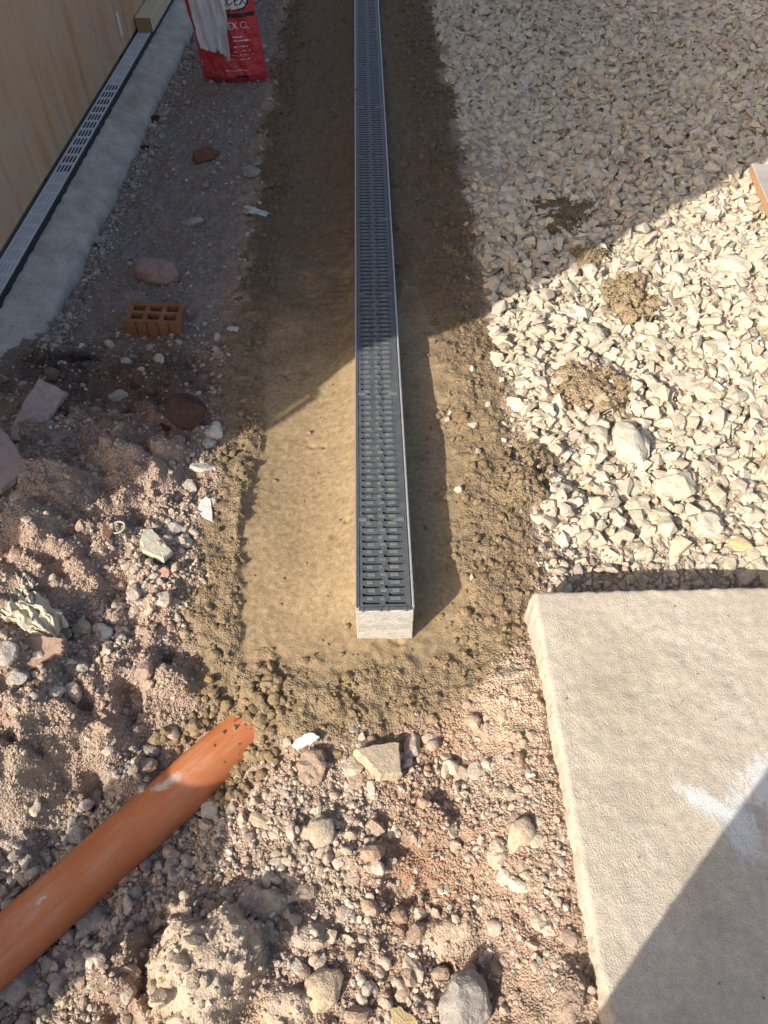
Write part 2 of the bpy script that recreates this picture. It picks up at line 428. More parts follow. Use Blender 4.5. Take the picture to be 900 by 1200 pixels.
# ---------------------------------------------------------------- concrete slab (right foreground)
def slab_material():
    m, nt, b = new_mat('cast_concrete')
    tc = node(nt, 'ShaderNodeTexCoord'); vec = tc.outputs['Object']
    n1 = noise_tex(nt, 5, 6, .6, vec); n2 = noise_tex(nt, 70, 5, .6, vec)
    mp = node(nt, 'ShaderNodeMapping'); mp.inputs['Rotation'].default_value = (0, 0, .5); mp.inputs['Scale'].default_value = (1.6, .7, 1)
    nt.links.new(vec, mp.inputs[0])
    n3 = noise_tex(nt, 180, 5, .7, mp.outputs[0], .2); n4 = noise_tex(nt, 330, 3, .6, vec)
    c = ramp(nt, n1.outputs[0], [(.3, (.47, .405, .325)), (.5, (.56, .487, .40)), (.72, (.61, .545, .46))]).outputs[0]
    c = mixc(nt, c, ramp(nt, n2.outputs[0], [(.3, .84), (.7, 1.1)]).outputs[0], 1.0, 'MULTIPLY')
    c = mixc(nt, c, ramp(nt, n4.outputs[0], [(.28, .70), (.42, 1.0), (.62, 1.0), (.75, 1.16)]).outputs[0], 1.0, 'MULTIPLY')
    # small dark pits and smears
    v = node(nt, 'ShaderNodeTexVoronoi'); v.inputs['Scale'].default_value = 27; nt.links.new(vec, v.inputs['Vector'])
    pit = ramp(nt, v.outputs['Distance'], [(.04, 1.0), (.10, 0.0)])
    sel = ramp(nt, noise_tex(nt, 11, 2, .5, vec).outputs[0], [(.44, 0.0), (.52, 1.0)])
    pf = node(nt, 'ShaderNodeMath', operation='MULTIPLY'); nt.links.new(pit.outputs[0], pf.inputs[0]); nt.links.new(sel.outputs[0], pf.inputs[1])
    c = mixc(nt, c, (.2, .16, .12), pf.outputs[0])
    # spilt white lime: a brushed patch with a tongue
    sx = node(nt, 'ShaderNodeSeparateXYZ'); nt.links.new(vec, sx.inputs[0])
    def blob(cx, cy, rx, ry, rot):
        mm = node(nt, 'ShaderNodeMapping', vector_type='TEXTURE')
        mm.inputs['Location'].default_value = (cx, cy, 0); mm.inputs['Rotation'].default_value = (0, 0, rot); mm.inputs['Scale'].default_value = (rx, ry, 1)
        nt.links.new(vec, mm.inputs[0])
        ss = node(nt, 'ShaderNodeSeparateXYZ'); nt.links.new(mm.outputs[0], ss.inputs[0])
        cb = node(nt, 'ShaderNodeCombineXYZ'); nt.links.new(ss.outputs[0], cb.inputs[0]); nt.links.new(ss.outputs[1], cb.inputs[1])
        ln = node(nt, 'ShaderNodeVectorMath', operation='LENGTH'); nt.links.new(cb.outputs[0], ln.inputs[0])
        return ln.outputs['Value']
    PA, PB, PC = at(835, 945, 0), at(868, 965, 0), at(893, 915, 0)
    d = None
    for pt, rx, ry, rot in ((PA, .085, .028, -.55), (PB, .036, .085, -.12), (PC, .045, .07, -.5)):
        e = blob(pt[0], pt[1], rx, ry, rot)
        if d is None: d = e
        else:
            mn = node(nt, 'ShaderNodeMath', operation='SMOOTH_MIN'); nt.links.new(d, mn.inputs[0]); nt.links.new(e, mn.inputs[1]); mn.inputs[2].default_value = .3; d = mn.outputs[0]
    ws = noise_tex(nt, 55, 5, .7, mp.outputs[0], .8)
    ad = node(nt, 'ShaderNodeMath', operation='MULTIPLY_ADD'); nt.links.new(ws.outputs[0], ad.inputs[0]); ad.inputs[1].default_value = 2.6; nt.links.new(d, ad.inputs[2])
    lime = ramp(nt, ad.outputs[0], [(.0, .95), (1.75 / 2.5, .9), (2.25 / 2.5, 0.0)])
    sc = node(nt, 'ShaderNodeMath', operation='MULTIPLY'); nt.links.new(ad.outputs[0], sc.inputs[0]); sc.inputs[1].default_value = 1 / 2.5
    nt.links.new(sc.outputs[0], lime.inputs[0])
    c = mixc(nt, c, (.70, .69, .68), lime.outputs[0])
    nt.links.new(c, b.inputs['Base Color'])
    b.inputs['Roughness'].default_value = .92; b.inputs['Specular IOR Level'].default_value = .2
    m1 = node(nt, 'ShaderNodeMath', operation='MULTIPLY_ADD'); nt.links.new(n4.outputs[0], m1.inputs[0]); m1.inputs[1].default_value = .75; nt.links.new(n3.outputs[0], m1.inputs[2])
    add_bump(nt, b, m1.outputs[0], .0022)
    return m
M['slab'] = slab_material()
def build_slab():
    x0, x1, y0, y1, zt, zb = .352, 1.75, -.9, .948, 0.0, -.19
    xs = np.concatenate([np.arange(x0, 1.05, .006), np.arange(1.05, x1, .05), [x1]])
    ys = np.concatenate([np.arange(y0, .1, .05), np.arange(.1, y1, .006), [y1]])
    # closed profile: top grid with a worn arris, sides dropping to the soil
    X, Y = np.meshgrid(xs, ys)
    ex = X - x0; ey = y1 - Y
    arr = .006 + .004 * perlin(Y * 14, X * 0 + 3, 5)
    edge = np.minimum(ex, ey + .002 * perlin(X * 30, Y * 0, 8))
    drop = np.where(edge < arr, (1 - np.sqrt(np.clip(1 - (1 - edge / arr) ** 2, 0, 1))) * arr, 0)
    Z = zt - drop + .0022 * fbm(X, Y, 9, 3, 70) + .0012 * fbm(X, Y, 45, 2, 71)
    # ragged line of the edges
    X2 = X + np.exp(-ex / .03) * (.0022 * fbm(Y, X * 0, 16, 3, 72) + .003 * np.abs(perlin(Y * 50, Y * 0, 73)))
    Y2 = Y - np.exp(-ey / .02) * (.0035 * fbm(X, Y * 0, 30, 3, 74) + .003 * np.clip(perlin(X * 45, X * 0, 75), 0, 1))
    ny, nx = X.shape
    V = np.stack([X2.ravel(), Y2.ravel(), Z.ravel()], 1); id_ = np.arange(nx * ny).reshape(ny, nx)
    Fq = [np.stack([id_[:-1, :-1].ravel(), id_[:-1, 1:].ravel(), id_[1:, 1:].ravel(), id_[1:, :-1].ravel()], 1)]
    # side skirts in several courses
    ring = np.concatenate([id_[0, :-1], id_[:-1, -1], id_[-1, :0:-1], id_[:0:-1, 0]])
    prev = ring; base = V[ring]
    nrm = np.zeros((len(ring), 2))
    k = 0
    for a, nv in ((nx - 1, (0, -1)), (ny - 1, (1, 0)), (nx - 1, (0, 1)), (ny - 1, (-1, 0))):
        nrm[k:k + a] = nv; k += a
    for c in range(1, 13):
        zc = zb * c / 12
        b2 = base.copy(); b2[:, 2] = np.minimum(base[:, 2] - .001 * c, zc)
        s = fbm(base[:, 0] * 1 + base[:, 1], np.full(len(base), zc * 1.5), 28, 3, 90)
        out = .004 * s + .003 * fbm(base[:, 0] + base[:, 1], np.full(len(base), zc * 3), 90, 2, 95) + .012 * (c / 12)
        b2[:, :2] += nrm * out[:, None]
        cur = np.arange(len(ring)) + len(V); V = np.concatenate([V, b2])
        Fq.append(np.stack([prev, np.roll(prev, -1), np.roll(cur, -1), cur], 1)[:, ::-1]); prev = cur
    me = np_mesh('concrete_slab', V, np.concatenate(Fq), smooth=True)
    return tag(link('concrete_slab', me, M['slab']), 'thick beige cast concrete slab with a white lime splash on top', 'slab')
build_slab()

# ---------------------------------------------------------------- hoarding along the left
WLOC, WROT = (-1.222, 2.3, 0), -math.atan(.042)
def plywood():
    m, nt, b = new_mat('weathered_plywood')
    tc = node(nt, 'ShaderNodeTexCoord'); vec = tc.outputs['Object']
    mp = node(nt, 'ShaderNodeMapping'); mp.inputs['Scale'].default_value = (1, 1, .16); nt.links.new(vec, mp.inputs[0])
    warp = noise_tex(nt, 2.2, 3, .5, mp.outputs[0])
    vm = node(nt, 'ShaderNodeVectorMath', operation='MULTIPLY_ADD'); nt.links.new(warp.outputs['Color'], vm.inputs[0]); vm.inputs[1].default_value = (.22, .22, .22); nt.links.new(mp.outputs[0], vm.inputs[2])
    g1 = noise_tex(nt, 9, 4, .55, vm.outputs[0])
    g2 = noise_tex(nt, 60, 3, .6, vm.outputs[0])
    c = ramp(nt, g1.outputs[0], [(.28, (.46, .26, .145)), (.45, (.56, .335, .19)), (.58, (.60, .385, .235)), (.74, (.53, .335, .21))]).outputs[0]
    c = mixc(nt, c, ramp(nt, g2.outputs[0], [(.3, .93), (.7, 1.06)]).outputs[0], 1.0, 'MULTIPLY')
    # dark glue / grain streaks
    w = node(nt, 'ShaderNodeTexWave', wave_type='BANDS', bands_direction='Y'); w.inputs['Scale'].default_value = 1.3; w.inputs['Distortion'].default_value = 5.0
    w.inputs['Detail'].default_value = 2; w.inputs['Detail Scale'].default_value = 1.2
    nt.links.new(mp.outputs[0], w.inputs['Vector'])
    st = ramp(nt, w.outputs[0], [(.0, .86), (.05, 1.0), (.6, 1.0), (1.0, .94)])
    c = mixc(nt, c, st.outputs[0], 1.0, 'MULTIPLY')
    # grey splash marks low down
    gs = ramp(nt, noise_tex(nt, 3.5, 4, .6, vec).outputs[0], [(.45, 0.0), (.7, .75)])
    c = mixc(nt, c, (.54, .40, .28), gs.outputs[0])
    nt.links.new(c, b.inputs['Base Color'])
    b.inputs['Roughness'].default_value = .75; b.inputs['Specular IOR Level'].default_value = .3
    add_bump(nt, b, g2.outputs[0], .0012)
    return m
M['ply'] = plywood()
M['timber'] = mottled('sawn_timber', (.55, .43, .26), (.68, .56, .37), 14, .8, .0015, 90, stretch=(1, .12, 1))
M['timber_end'] = mottled('timber_end_grain', (.24, .16, .08), (.36, .25, .13), 40, .85, .0015, 160)
wall = empty('plywood_hoarding', WLOC, WROT)
tag(wall, 'tall brown plywood hoarding beside the slotted threshold drain', 'wall')
def wall_panel(y0, y1, z0, z1, rake=None):
    bm = bmesh.new()
    prof = [(y0, z0), (y1, z0), (y1, z1), (y0, z1)]
    if rake: prof = rake
    f = []
    for xx in (0.0, -.018): f.append([bm.verts.new((xx, a, c)) for a, c in prof])
    bm.faces.new(f[0]); bm.faces.new(f[1][::-1])
    n = len(prof)
    for i in range(n): bm.faces.new((f[0][i], f[0][(i + 1) % n], f[1][(i + 1) % n], f[1][i]))
    return link('ply_sheet', bm_mesh('ply_sheet', bm), M['ply'], wall)
JY = 4.087 - 2.3
EY = .643 - 2.3        # near end of the hoarding
wall_panel(JY + .004, JY + 2.44, .012, 2.45); wall_panel(JY - 2.44, JY - .004, .012, 2.45)
wall_panel(JY + .002, JY + 2.44, 2.454, 3.9); wall_panel(JY - 2.44, JY - .002, 2.454, 3.9)
wall_panel(0, 0, 0, 0, [(EY, -.12), (JY - 2.444, -.12), (JY - 2.444, 3.9), (EY - .55, 3.9), (EY - .37, 2.45), (EY - .16, 1.32), (EY, .98)])
def stud(y, z0, z1, w=.045):
    bm = bmesh.new(); add_box(bm, -.112, -.0185, y - w / 2, y + w / 2, z0, z1, .002)
    return link('stud', bm_mesh('stud', bm), M['timber'], wall)
for yy in (EY + .03, JY - 2.44, JY - 1.22, JY, JY + 1.22, JY + 2.41): stud(yy, -.12, 3.88 if yy > EY + .1 else .95)
bm = bmesh.new(); add_box(bm, -.10, -.0185, EY + .05, JY + 2.4, -.14, .07, .002)  # unseen timber added to stop sun leaking under the sheets
link('sun_stop_plate', bm_mesh('sun_stop_plate', bm), M['timber'], wall)
# pull handle on the near end: the loop whose shadow lies on the sand
bm = bmesh.new()
add_box(bm, -.03, -.006, EY - .052, EY - .034, .785, .915, .004)
add_box(bm, -.03, -.006, EY - .034, EY + .004, .785, .802, .004)
add_box(bm, -.03, -.006, EY - .034, EY + .004, .898, .915, .004)
link('pull_handle', bm_mesh('pull_handle', bm), M['timber'], wall)
# a strip of white tape by the joint
bm = bmesh.new(); add_box(bm, .0006, .0016, JY + .014, JY + .05, .06, .16)
tag(link('white_tape_strip', bm_mesh('white_tape_strip', bm), simple('white_tape', (.7, .7, .7), .5), wall))

# ---------------------------------------------------------------- threshold drain under the hoarding
M['black'] = mottled('black_plastic_edge', (.016, .018, .022), (.03, .032, .036), 30, .55, .0005)
M['alu'] = mottled('dusty_alloy', (.52, .53, .54), (.66, .66, .66), 25, .6, .0006, 300)
M['mortar'] = mottled('pale_mortar_dust', (.42, .42, .41), (.54, .54, .53), 30, .95, .002, 250)
thr = empty('threshold_drain', WLOC, WROT)
tag(thr, 'narrow pale grey slotted threshold drain along the plywood foot', 'drain')
TW = .078
bm = bmesh.new()
add_box(bm, .002, .005, -1.0, 4.2, -.14, -.0012); add_box(bm, TW - .003, TW + .001, -1.0, 4.2, -.14, -.0012); add_box(bm, .005, TW - .003, -1.0, 4.2, -.14, -.10)
link('channel_body', bm_mesh('channel_body', bm), M['black'], thr)
def thr_grate(y0, ngroup, pitch, clogged):
    xs = [.006]; xm = []
    nsl = 4; rail = .0085; sw = .0095
    gap = (TW - .012 - 2 * rail - nsl * sw) / (nsl - 1)
    x = .006 + rail; xs.append(x); xm.append(False)
    for s in range(nsl):
        x += sw; xs.append(x); xm.append(True)
        if s < nsl - 1: x += gap; xs.append(x); xm.append(False)
    xs.append(TW - .006); xm.append(False)
    ys = [y0]; ym = []
    for g in range(ngroup):
        ys.append(y0 + g * pitch + .010); ym.append(False)
        ys.append(y0 + (g + 1) * pitch - .006); ym.append(True)
        ys.append(y0 + (g + 1) * pitch); ym.append(False)
    mask = [[not (xm[i] and ym[j]) for j in range(len(ym))] for i in range(len(xm))]
    vs, fs = plate(xs, ys, mask, -.004, .0)
    me = bpy.data.meshes.new('slotted_grate'); me.from_pydata(vs, [], fs); me.update()
    o = link('slotted_grate', me, M['alu'], thr)
    if clogged:
        bm = bmesh.new(); add_box(bm, .007, TW - .007, y0 + .002, y0 + ngroup * pitch - .002, -.012, -.0016)
        link('mortar_fill', bm_mesh('mortar_fill', bm), M['mortar'], o)
    return o
thr_grate(2.9 - 2.3 - .83 * 2, 11, .0752, True)
thr_grate(2.9 - 2.3 - .83, 11, .0752, True)
thr_grate(2.9 - 2.3, 11, .0752, False)
for k in range(1, 4): thr_grate(2.9 - 2.3 + .83 * k, 11, .0752, True)

# concrete haunch beside it
M['haunch'] = earth_mat('trowelled_concrete', attr=False, base=(.46, .415, .36), f1=11, f2=150, bump=.005, vary=(.68, 1.2))
def build_haunch():
    us = np.linspace(0, 1, 40); ys = np.arange(-.52, 4.2, .012)
    U, Y = np.meshgrid(us, ys)
    wid = .148 + .010 * fbm(Y, Y * 0, 4, 3, 110) + .004 * perlin(Y * 22, Y * 0, 111)
    X = TW + .0015 + U * wid
    Z = -.019 - .062 * U ** 1.3 + .0045 * fbm(X, Y, 14, 3, 112) * (U > 0.02) - .09 * sstep(.86, 1.0, U) + .006 * perlin(Y * 25, Y * 0, 113) * (1 - U)
    Z -= .07 * sstep(-.1, -.5, Y) * U
    ny, nx = X.shape
    V = np.stack([X.ravel(), Y.ravel(), Z.ravel()], 1); id_ = np.arange(nx * ny).reshape(ny, nx)
    Fq = [np.stack([id_[:-1, :-1].ravel(), id_[:-1, 1:].ravel(), id_[1:, 1:].ravel(), id_[1:, :-1].ravel()], 1)]
    ring = np.concatenate([id_[0, :-1], id_[:-1, -1], id_[-1, :0:-1], id_[:0:-1, 0]])
    b2 = V[ring].copy(); b2[:, 2] = -.24
    cur = np.arange(len(ring)) + len(V); V = np.concatenate([V, b2])
    Fq.append(np.stack([ring, np.roll(ring, -1), np.roll(cur, -1), cur], 1)[:, ::-1])
    o = link('concrete_haunch', np_mesh('concrete_haunch', V, np.concatenate(Fq), smooth=True), M['haunch'])
    o.location = WLOC; o.rotation_euler = (0, 0, WROT)
    tag(o, 'strip of grey trowelled concrete sloping away from the threshold drain', 'concrete')
build_haunch()
# length of timber lying on the drain
def timber_on_drain():
    t = empty('timber_length', WLOC, WROT)
    y0 = 4.36 - 2.3
    bm = bmesh.new(); add_box(bm, .006, TW + .008, y0, y0 + 1.7, .0015, .066, .003, 2)
    me = bm_mesh('beam', bm); link('beam', me, M['timber'], t)
    bm = bmesh.new(); add_box(bm, .009, TW + .005, y0 - .0012, y0 + .004, .005, .063)
    link('cut_end', bm_mesh('cut_end', bm), M['timber_end'], t)
    bm = bmesh.new(); add_box(bm, .0055, TW + .0085, y0 + .34, y0 + .343, .001, .0665)
    link('saw_mark', bm_mesh('saw_mark', bm), M['timber_end'], t)
    tag(t, 'sawn softwood length lying on the threshold drain', 'timber')
timber_on_drain()

# ---------------------------------------------------------------- channel drain
def grate_material():
    m, nt, b = new_mat('black_grate')
    tc = node(nt, 'ShaderNodeTexCoord'); vec = tc.outputs['Object']
    n1 = noise_tex(nt, 45, 5, .65, vec); n2 = noise_tex(nt, 8, 4, .6, vec)
    c = ramp(nt, n1.outputs[0], [(.3, (.06, .068, .078)), (.7, (.105, .117, .13))]).outputs[0]
    mm = node(nt, 'ShaderNodeMapping', vector_type='TEXTURE'); mm.inputs['Location'].default_value = (.045, 1.80, 0); mm.inputs['Scale'].default_value = (.09, .12, 1)
    nt.links.new(vec, mm.inputs[0])
    g = node(nt, 'ShaderNodeTexGradient', gradient_type='SPHERICAL'); nt.links.new(mm.outputs[0], g.inputs[0])
    n5 = noise_tex(nt, 75, 6, .7, vec)
    ml = node(nt, 'ShaderNodeMath', operation='MULTIPLY_ADD'); nt.links.new(g.outputs[0], ml.inputs[0]); ml.inputs[1].default_value = .55; nt.links.new(n5.outputs[0], ml.inputs[2])
    d1 = ramp(nt, ml.outputs[0], [(.68, 0.0), (.86, .75)])
    c = mixc(nt, c, (.38, .34, .28), d1.outputs[0])
    d2 = ramp(nt, n2.outputs[0], [(.5, 0.0), (.78, .22)])
    c = mixc(nt, c, (.26, .25, .235), d2.outputs[0])
    nt.links.new(c, b.inputs['Base Color'])
    r = ramp(nt, n1.outputs[0], [(.3, .36), (.7, .55)]); nt.links.new(r.outputs[0], b.inputs['Roughness'])
    add_bump(nt, b, n5.outputs[0], .0004)
    return m
M['grate'] = grate_material()
M['pad'] = mottled('worn_grate_pads', (.11, .12, .132), (.19, .20, .212), 60, .45, .0003, 300)
M['steel'] = mottled('galvanised_edge', (.55, .57, .60), (.72, .73, .75), 60, .4, .0003, 300, metallic=.75)
M['polymer'] = mottled('pale_polymer_concrete', (.36, .345, .315), (.52, .50, .455), 40, .9, .004, 120, stretch=(1, 1, 2.5))
drain = empty('channel_drain', (0, 0, 0))
tag(drain, 'long black slotted channel drain in a pale concrete trough set in sand', 'drain')
CX0, CX1, CY0, CY1 = -.0385, .0885, .918, 6.5
SEC = .9195
M['bodyin'] = simple('trough_dark', (.03, .03, .03), .9)  # plain dark colour for thin sheets on the trough's inner walls
for k in range(6):
    a = CY0 + SEC * k; b_ = a + SEC - .002
    bm = bmesh.new()
    add_box(bm, CX0, CX0 + .012, a, b_, -.15, -.0025, .0015); add_box(bm, CX1 - .0125, CX1 - .0005, a, b_, -.15, -.0025, .0015)
    add_box(bm, CX0 + .012, CX1 - .0125, a, b_, -.15, -.135)
    body = link('trough', bm_mesh('trough', bm), M['polymer'], drain)
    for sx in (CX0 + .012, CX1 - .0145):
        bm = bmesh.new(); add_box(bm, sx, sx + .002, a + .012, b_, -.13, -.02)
        link('dark_inner_sheet', bm_mesh('dark_inner_sheet', bm), M['bodyin'], body)
# end cap of the trough
bm = bmesh.new(); add_box(bm, CX0, CX1 - .001, CY0 - .012, CY0 - .0004, -.16, -.0035, .0018, 2)
bmesh.ops.subdivide_edges(bm, edges=bm.edges[:], cuts=5, use_grid_fill=True)
for v in bm.verts: v.co.y += .0012 * math.sin(v.co.x * 310 + v.co.z * 150); v.co.z += .0012 * math.sin(v.co.x * 190)
link('end_cap', bm_mesh('end_cap', bm), M['polymer'], drain)
# galvanised rails
for x in (CX0 - .001, CX1 - .002):
    bm = bmesh.new(); add_box(bm, x, x + .003, CY0 - .003, CY1 - .1, -.022, .0008, .0006)
    link('edge_rail', bm_mesh('edge_rail', bm), M['steel'], drain)
# grates
GX0, GX1 = CX0 + .004, CX1 - .0045
GW = GX1 - GX0
NROW = 43; PIT = (SEC - .001) / NROW
def grate_mesh():
    fr = sorted({0, .05, .096, .25, .405, .42, .466, .515, .53, .58, .68, .87, .89, .95, 1})
    xs = [GX0 + GW * t for t in fr]
    ys = [0.0]; rows = []
    for r in range(NROW):
        ys.append(r * PIT + PIT * .26); ys.append(r * PIT + PIT * .66); ys.append((r + 1) * PIT)
        rows += [None, r, None]
    ys[-1] = SEC - .001
    def hole(t, r):
        if r in (11, 32): return .25 <= t < .42 or .53 <= t < .68
        if r % 2: return .096 <= t < .466 or .58 <= t < .87
        return .096 <= t < .405 or .515 <= t < .89
    mask = [[not (rows[j] is not None and hole((fr[i] + fr[i + 1]) / 2, rows[j])) for j in range(len(rows))] for i in range(len(fr) - 1)]
    return plate(xs, ys, mask, -.013, -.0015)
gv, gf = grate_mesh()
gme = bpy.data.meshes.new('grate'); gme.from_pydata(gv, [], gf); gme.update()
bm = bmesh.new()
for r in range(NROW):
    yc = r * PIT + PIT * .97
    spots = ((.20, .33), (.44, .56), (.64, .79)) if r % 2 else ((.18, .29), (.42, .50), (.62, .80))
    for a, b_ in spots:
        add_box(bm, GX0 + GW * a, GX0 + GW * b_, yc - PIT * .2, yc + PIT * .2, -.0016, -.0004, .0005)
    if r in (11, 32):
        for a, b_ in ((.03, .2), (.74, .94)): add_box(bm, GX0 + GW * a, GX0 + GW * b_, r * PIT + PIT * .25, r * PIT + PIT * .7, -.0016, .0003, .0006)
pme = bm_mesh('tread_pads', bm)
bm = bmesh.new()
for x in (GX0 + .0015, GX1 - .004): add_box(bm, x, x + .0025, .001, SEC - .003, -.0016, .0002, .0006)
rme = bm_mesh('grate_rim', bm)
for k in range(6):
    g = link('grate', gme, M['grate'], drain); g.location = (0, CY0 + SEC * k + .0005, 0)
    link('tread_pads', pme, M['pad'], g); link('grate_rim', rme, M['grate'], g)
# dark moulded lip at the near end of the grate
bm = bmesh.new()
add_box(bm, GX0 + .002, GX1 - .001, CY0 - .0095, CY0 - .0008, -.006, -.0005, .001)
for x in (.1, .43, .55, .9): add_box(bm, GX0 + GW * x - .003, GX0 + GW * x + .003, CY0 - .0115, CY0 - .001, -.005, .0006, .001)
link('grate_lip', bm_mesh('grate_lip', bm), M['grate'], drain)

# ---------------------------------------------------------------- rocks
rng = np.random.default_rng(7)
def ico(sub):
    bm = bmesh.new(); bmesh.ops.create_icosphere(bm, subdivisions=sub, radius=1.0)
    v = np.array([x.co[:] for x in bm.verts]); f = np.array([[x.index for x in fc.verts] for fc in bm.faces]); bm.free()
    v /= np.linalg.norm(v, axis=1)[:, None]
    return v, f
ICO = {k: ico(k) for k in (1, 2, 3, 4)}
def rand_unit(r, n):
    v = r.normal(size=(n, 3)); return v / np.linalg.norm(v, axis=1)[:, None]
def rock(r, sub, nplane=11, hmin=.62, hmax=1.0, noise=.03, rounding=0.0):
    d, f = ICO[sub]
    n = rand_unit(r, nplane); h = r.uniform(hmin, hmax, nplane)
    dn = d @ n.T
    rr = np.where(dn > .05, h[None, :] / np.maximum(dn, .05), 9).min(1)
    rr = np.minimum(rr, 1.12)
    rr = rr * (1 - rounding) + rounding * .85
    k = rand_unit(r, 3) * 4.0; ph = r.uniform(0, 6, 3)
    rr = rr + noise * sum(np.sin(d @ (k[i] * (1 + .7 * i)) * 1.0 + ph[i]) for i in range(3))
    rr = rr + noise * .35 * r.normal(size=len(d))
    return d * rr[:, None], f
PROTO = {}
def protos(kind):
    if kind in PROTO: return PROTO[kind]
    r = np.random.default_rng(abs(hash(kind)) % 1 + {'lime1': 9, 'lime2': 1, 'lime3': 2, 'peb1': 3, 'peb2': 4, 'clod1': 5, 'clod2': 6, 'rub3': 8}[kind])
    def hull(npt, bev=0.0):
        bm = bmesh.new()
        for p_ in rand_unit(r, npt) * r.uniform(.8, 1.1, (npt, 1)): bm.verts.new(p_)
        h_ = bmesh.ops.convex_hull(bm, input=bm.verts[:])
        bmesh.ops.delete(bm, geom=[v for v in bm.verts if not v.link_faces], context='VERTS')
        bmesh.ops.dissolve_limit(bm, angle_limit=.30, verts=bm.verts[:], edges=bm.edges[:])
        if bev: bmesh.ops.bevel(bm, geom=bm.edges[:], offset=bev, segments=2, affect='EDGES', profile=.6)
        bmesh.ops.triangulate(bm, faces=bm.faces[:])
        bm.verts.index_update()
        out = (np.array([v.co[:] for v in bm.verts]), np.array([[v.index for v in f_.verts] for f_ in bm.faces])); bm.free()
        return out
    if kind == 'lime1': L = [hull(12) for _ in range(28)]
    elif kind == 'lime2': L = [hull(15) for _ in range(36)]
    elif kind == 'lime3': L = [hull(14, .07) for _ in range(30)]
    elif kind == 'peb1': L = [rock(r, 1, 8, .65, 1, .05) for _ in range(24)]
    elif kind == 'peb2': L = [rock(r, 2, 9, .55, 1, .025, .08) for _ in range(24)]
    elif kind == 'clod1': L = [rock(r, 1, 6, .7, 1, .07, .4) for _ in range(20)]
    elif kind == 'clod2': L = [rock(r, 2, 9, .62, 1, .055, .3) for _ in range(24)]
    elif kind == 'rub3': L = [rock(r, 3, 9, .52, 1, .015, .06) for _ in range(24)]
    PROTO[kind] = L
    return L
def rot_mats(r, n, tilt):
    out = np.empty((n, 3, 3))
    a = r.uniform(0, 2 * np.pi, n); tx = r.normal(0, tilt, n); ty = r.normal(0, tilt, n)
    for i in range(n):
        out[i] = np.array(Euler((tx[i], ty[i], a[i])).to_matrix())
    return out
def merged(name, kind, pos, scl, cols, r, tilt=.5):
    """many loose stones joined into one mesh"""
    P = protos(kind); n = len(pos)
    if n == 0: return None
    which = r.integers(0, len(P), n); Rm = rot_mats(r, n, tilt)
    V, Fc, C = [], [], []; off = 0
    for k in range(len(P)):
        ids = np.where(which == k)[0]
        if len(ids) == 0: continue
        v, f = P[k]
        vv = v[None] * scl[ids][:, None, :]
        vv = np.einsum('nij,nvj->nvi', Rm[ids], vv) + pos[ids][:, None, :]
        V.append(vv.reshape(-1, 3)); C.append(np.repeat(cols[ids], len(v), 0))
        Fc.append((f[None] + (np.arange(len(ids)) * len(v))[:, None, None] + off).reshape(-1, 3)); off += len(ids) * len(v)
    return np_mesh(name, np.concatenate(V), np.concatenate(Fc), np.concatenate(C), smooth=False)

# ---------------------------------------------------------------- limestone bed
def right_limit(y): return .62 + .40 * y + .55
def lime_field():
    s = .0238
    ys = np.arange(1.0, 6.3, s); L = []
    for y in ys:
        xs = np.arange(.34, right_limit(y), s)
        L.append(np.stack([xs, np.full(len(xs), y)], 1))
    P = np.concatenate(L); P += rng.uniform(-.5, .5, P.shape) * s * 1.1
    x, y = P[:, 0], P[:, 1]
    wob = .03 * fbm(x, y, 6, 3, 301) + .012 * perlin(x * 30, y * 30, 302)
    lim = .395 + .0 * y
    low = 1.10 + .0 * x + .45 * np.clip(.60 - x, 0, .3) - .07 * sstep(.8, 1.0, x)
    inside = (x > lim + wob) & (y > low + wob)
    # thin out to loose strays at the border
    near = np.minimum(x - lim - wob, y - low - wob)
    keep = inside & (rng.uniform(0, 1, len(x)) < np.where(P[:, 1] > 1.6, .6, .38) + near * 9)
    P = P[keep]
    n = len(P); near = near[keep]
    rad = np.clip(rng.lognormal(math.log(.0178), .28, n), .009, .030)
    order = rng.permutation(n)
    gxr, gyr, res = .2, .8, .006
    nx, ny = int(3.8 / res), int(5.8 / res)
    bx = gxr + np.arange(nx) * res; by = gyr + np.arange(ny) * res
    BX, BY = np.meshgrid(bx, by)
    buf = height(BX.ravel(), BY.ravel(), False).reshape(ny, nx)
    pos = np.zeros((n, 3)); scl = np.zeros((n, 3))
    asp = np.stack([rng.uniform(.95, 1.4, n), rng.uniform(.75, 1.05, n), rng.uniform(.5, .75, n)], 1)
    for i in order:
        r = rad[i]; x, y = P[i]
        ci, cj = int((x - gxr) / res), int((y - gyr) / res); k = max(1, int(r / res))
        i0, i1, j0, j1 = max(0, ci - k), min(nx, ci + k + 1), max(0, cj - k), min(ny, cj + k + 1)
        if i1 <= i0 or j1 <= j0: continue
        sub = buf[j0:j1, i0:i1]
        rho = ((BX[j0:j1, i0:i1] - x) ** 2 + (BY[j0:j1, i0:i1] - y) ** 2) / (r * r)
        rz = r * asp[i, 2]
        zc = sub[rho < .7].mean() + rz * .42 if (rho < .7).any() else sub.mean() + rz * .4
        zc = min(zc, -.066)
        pos[i] = (x, y, zc); scl[i] = 1.12 * r * asp[i]
        top = zc + rz * .9 * np.sqrt(np.clip(1 - rho, 0, 1))
        sub[:] = np.where(rho < 1, np.maximum(sub, top), sub)
    ok = scl[:, 0] > 0
    return pos[ok], scl[ok]
lp, ls = lime_field()
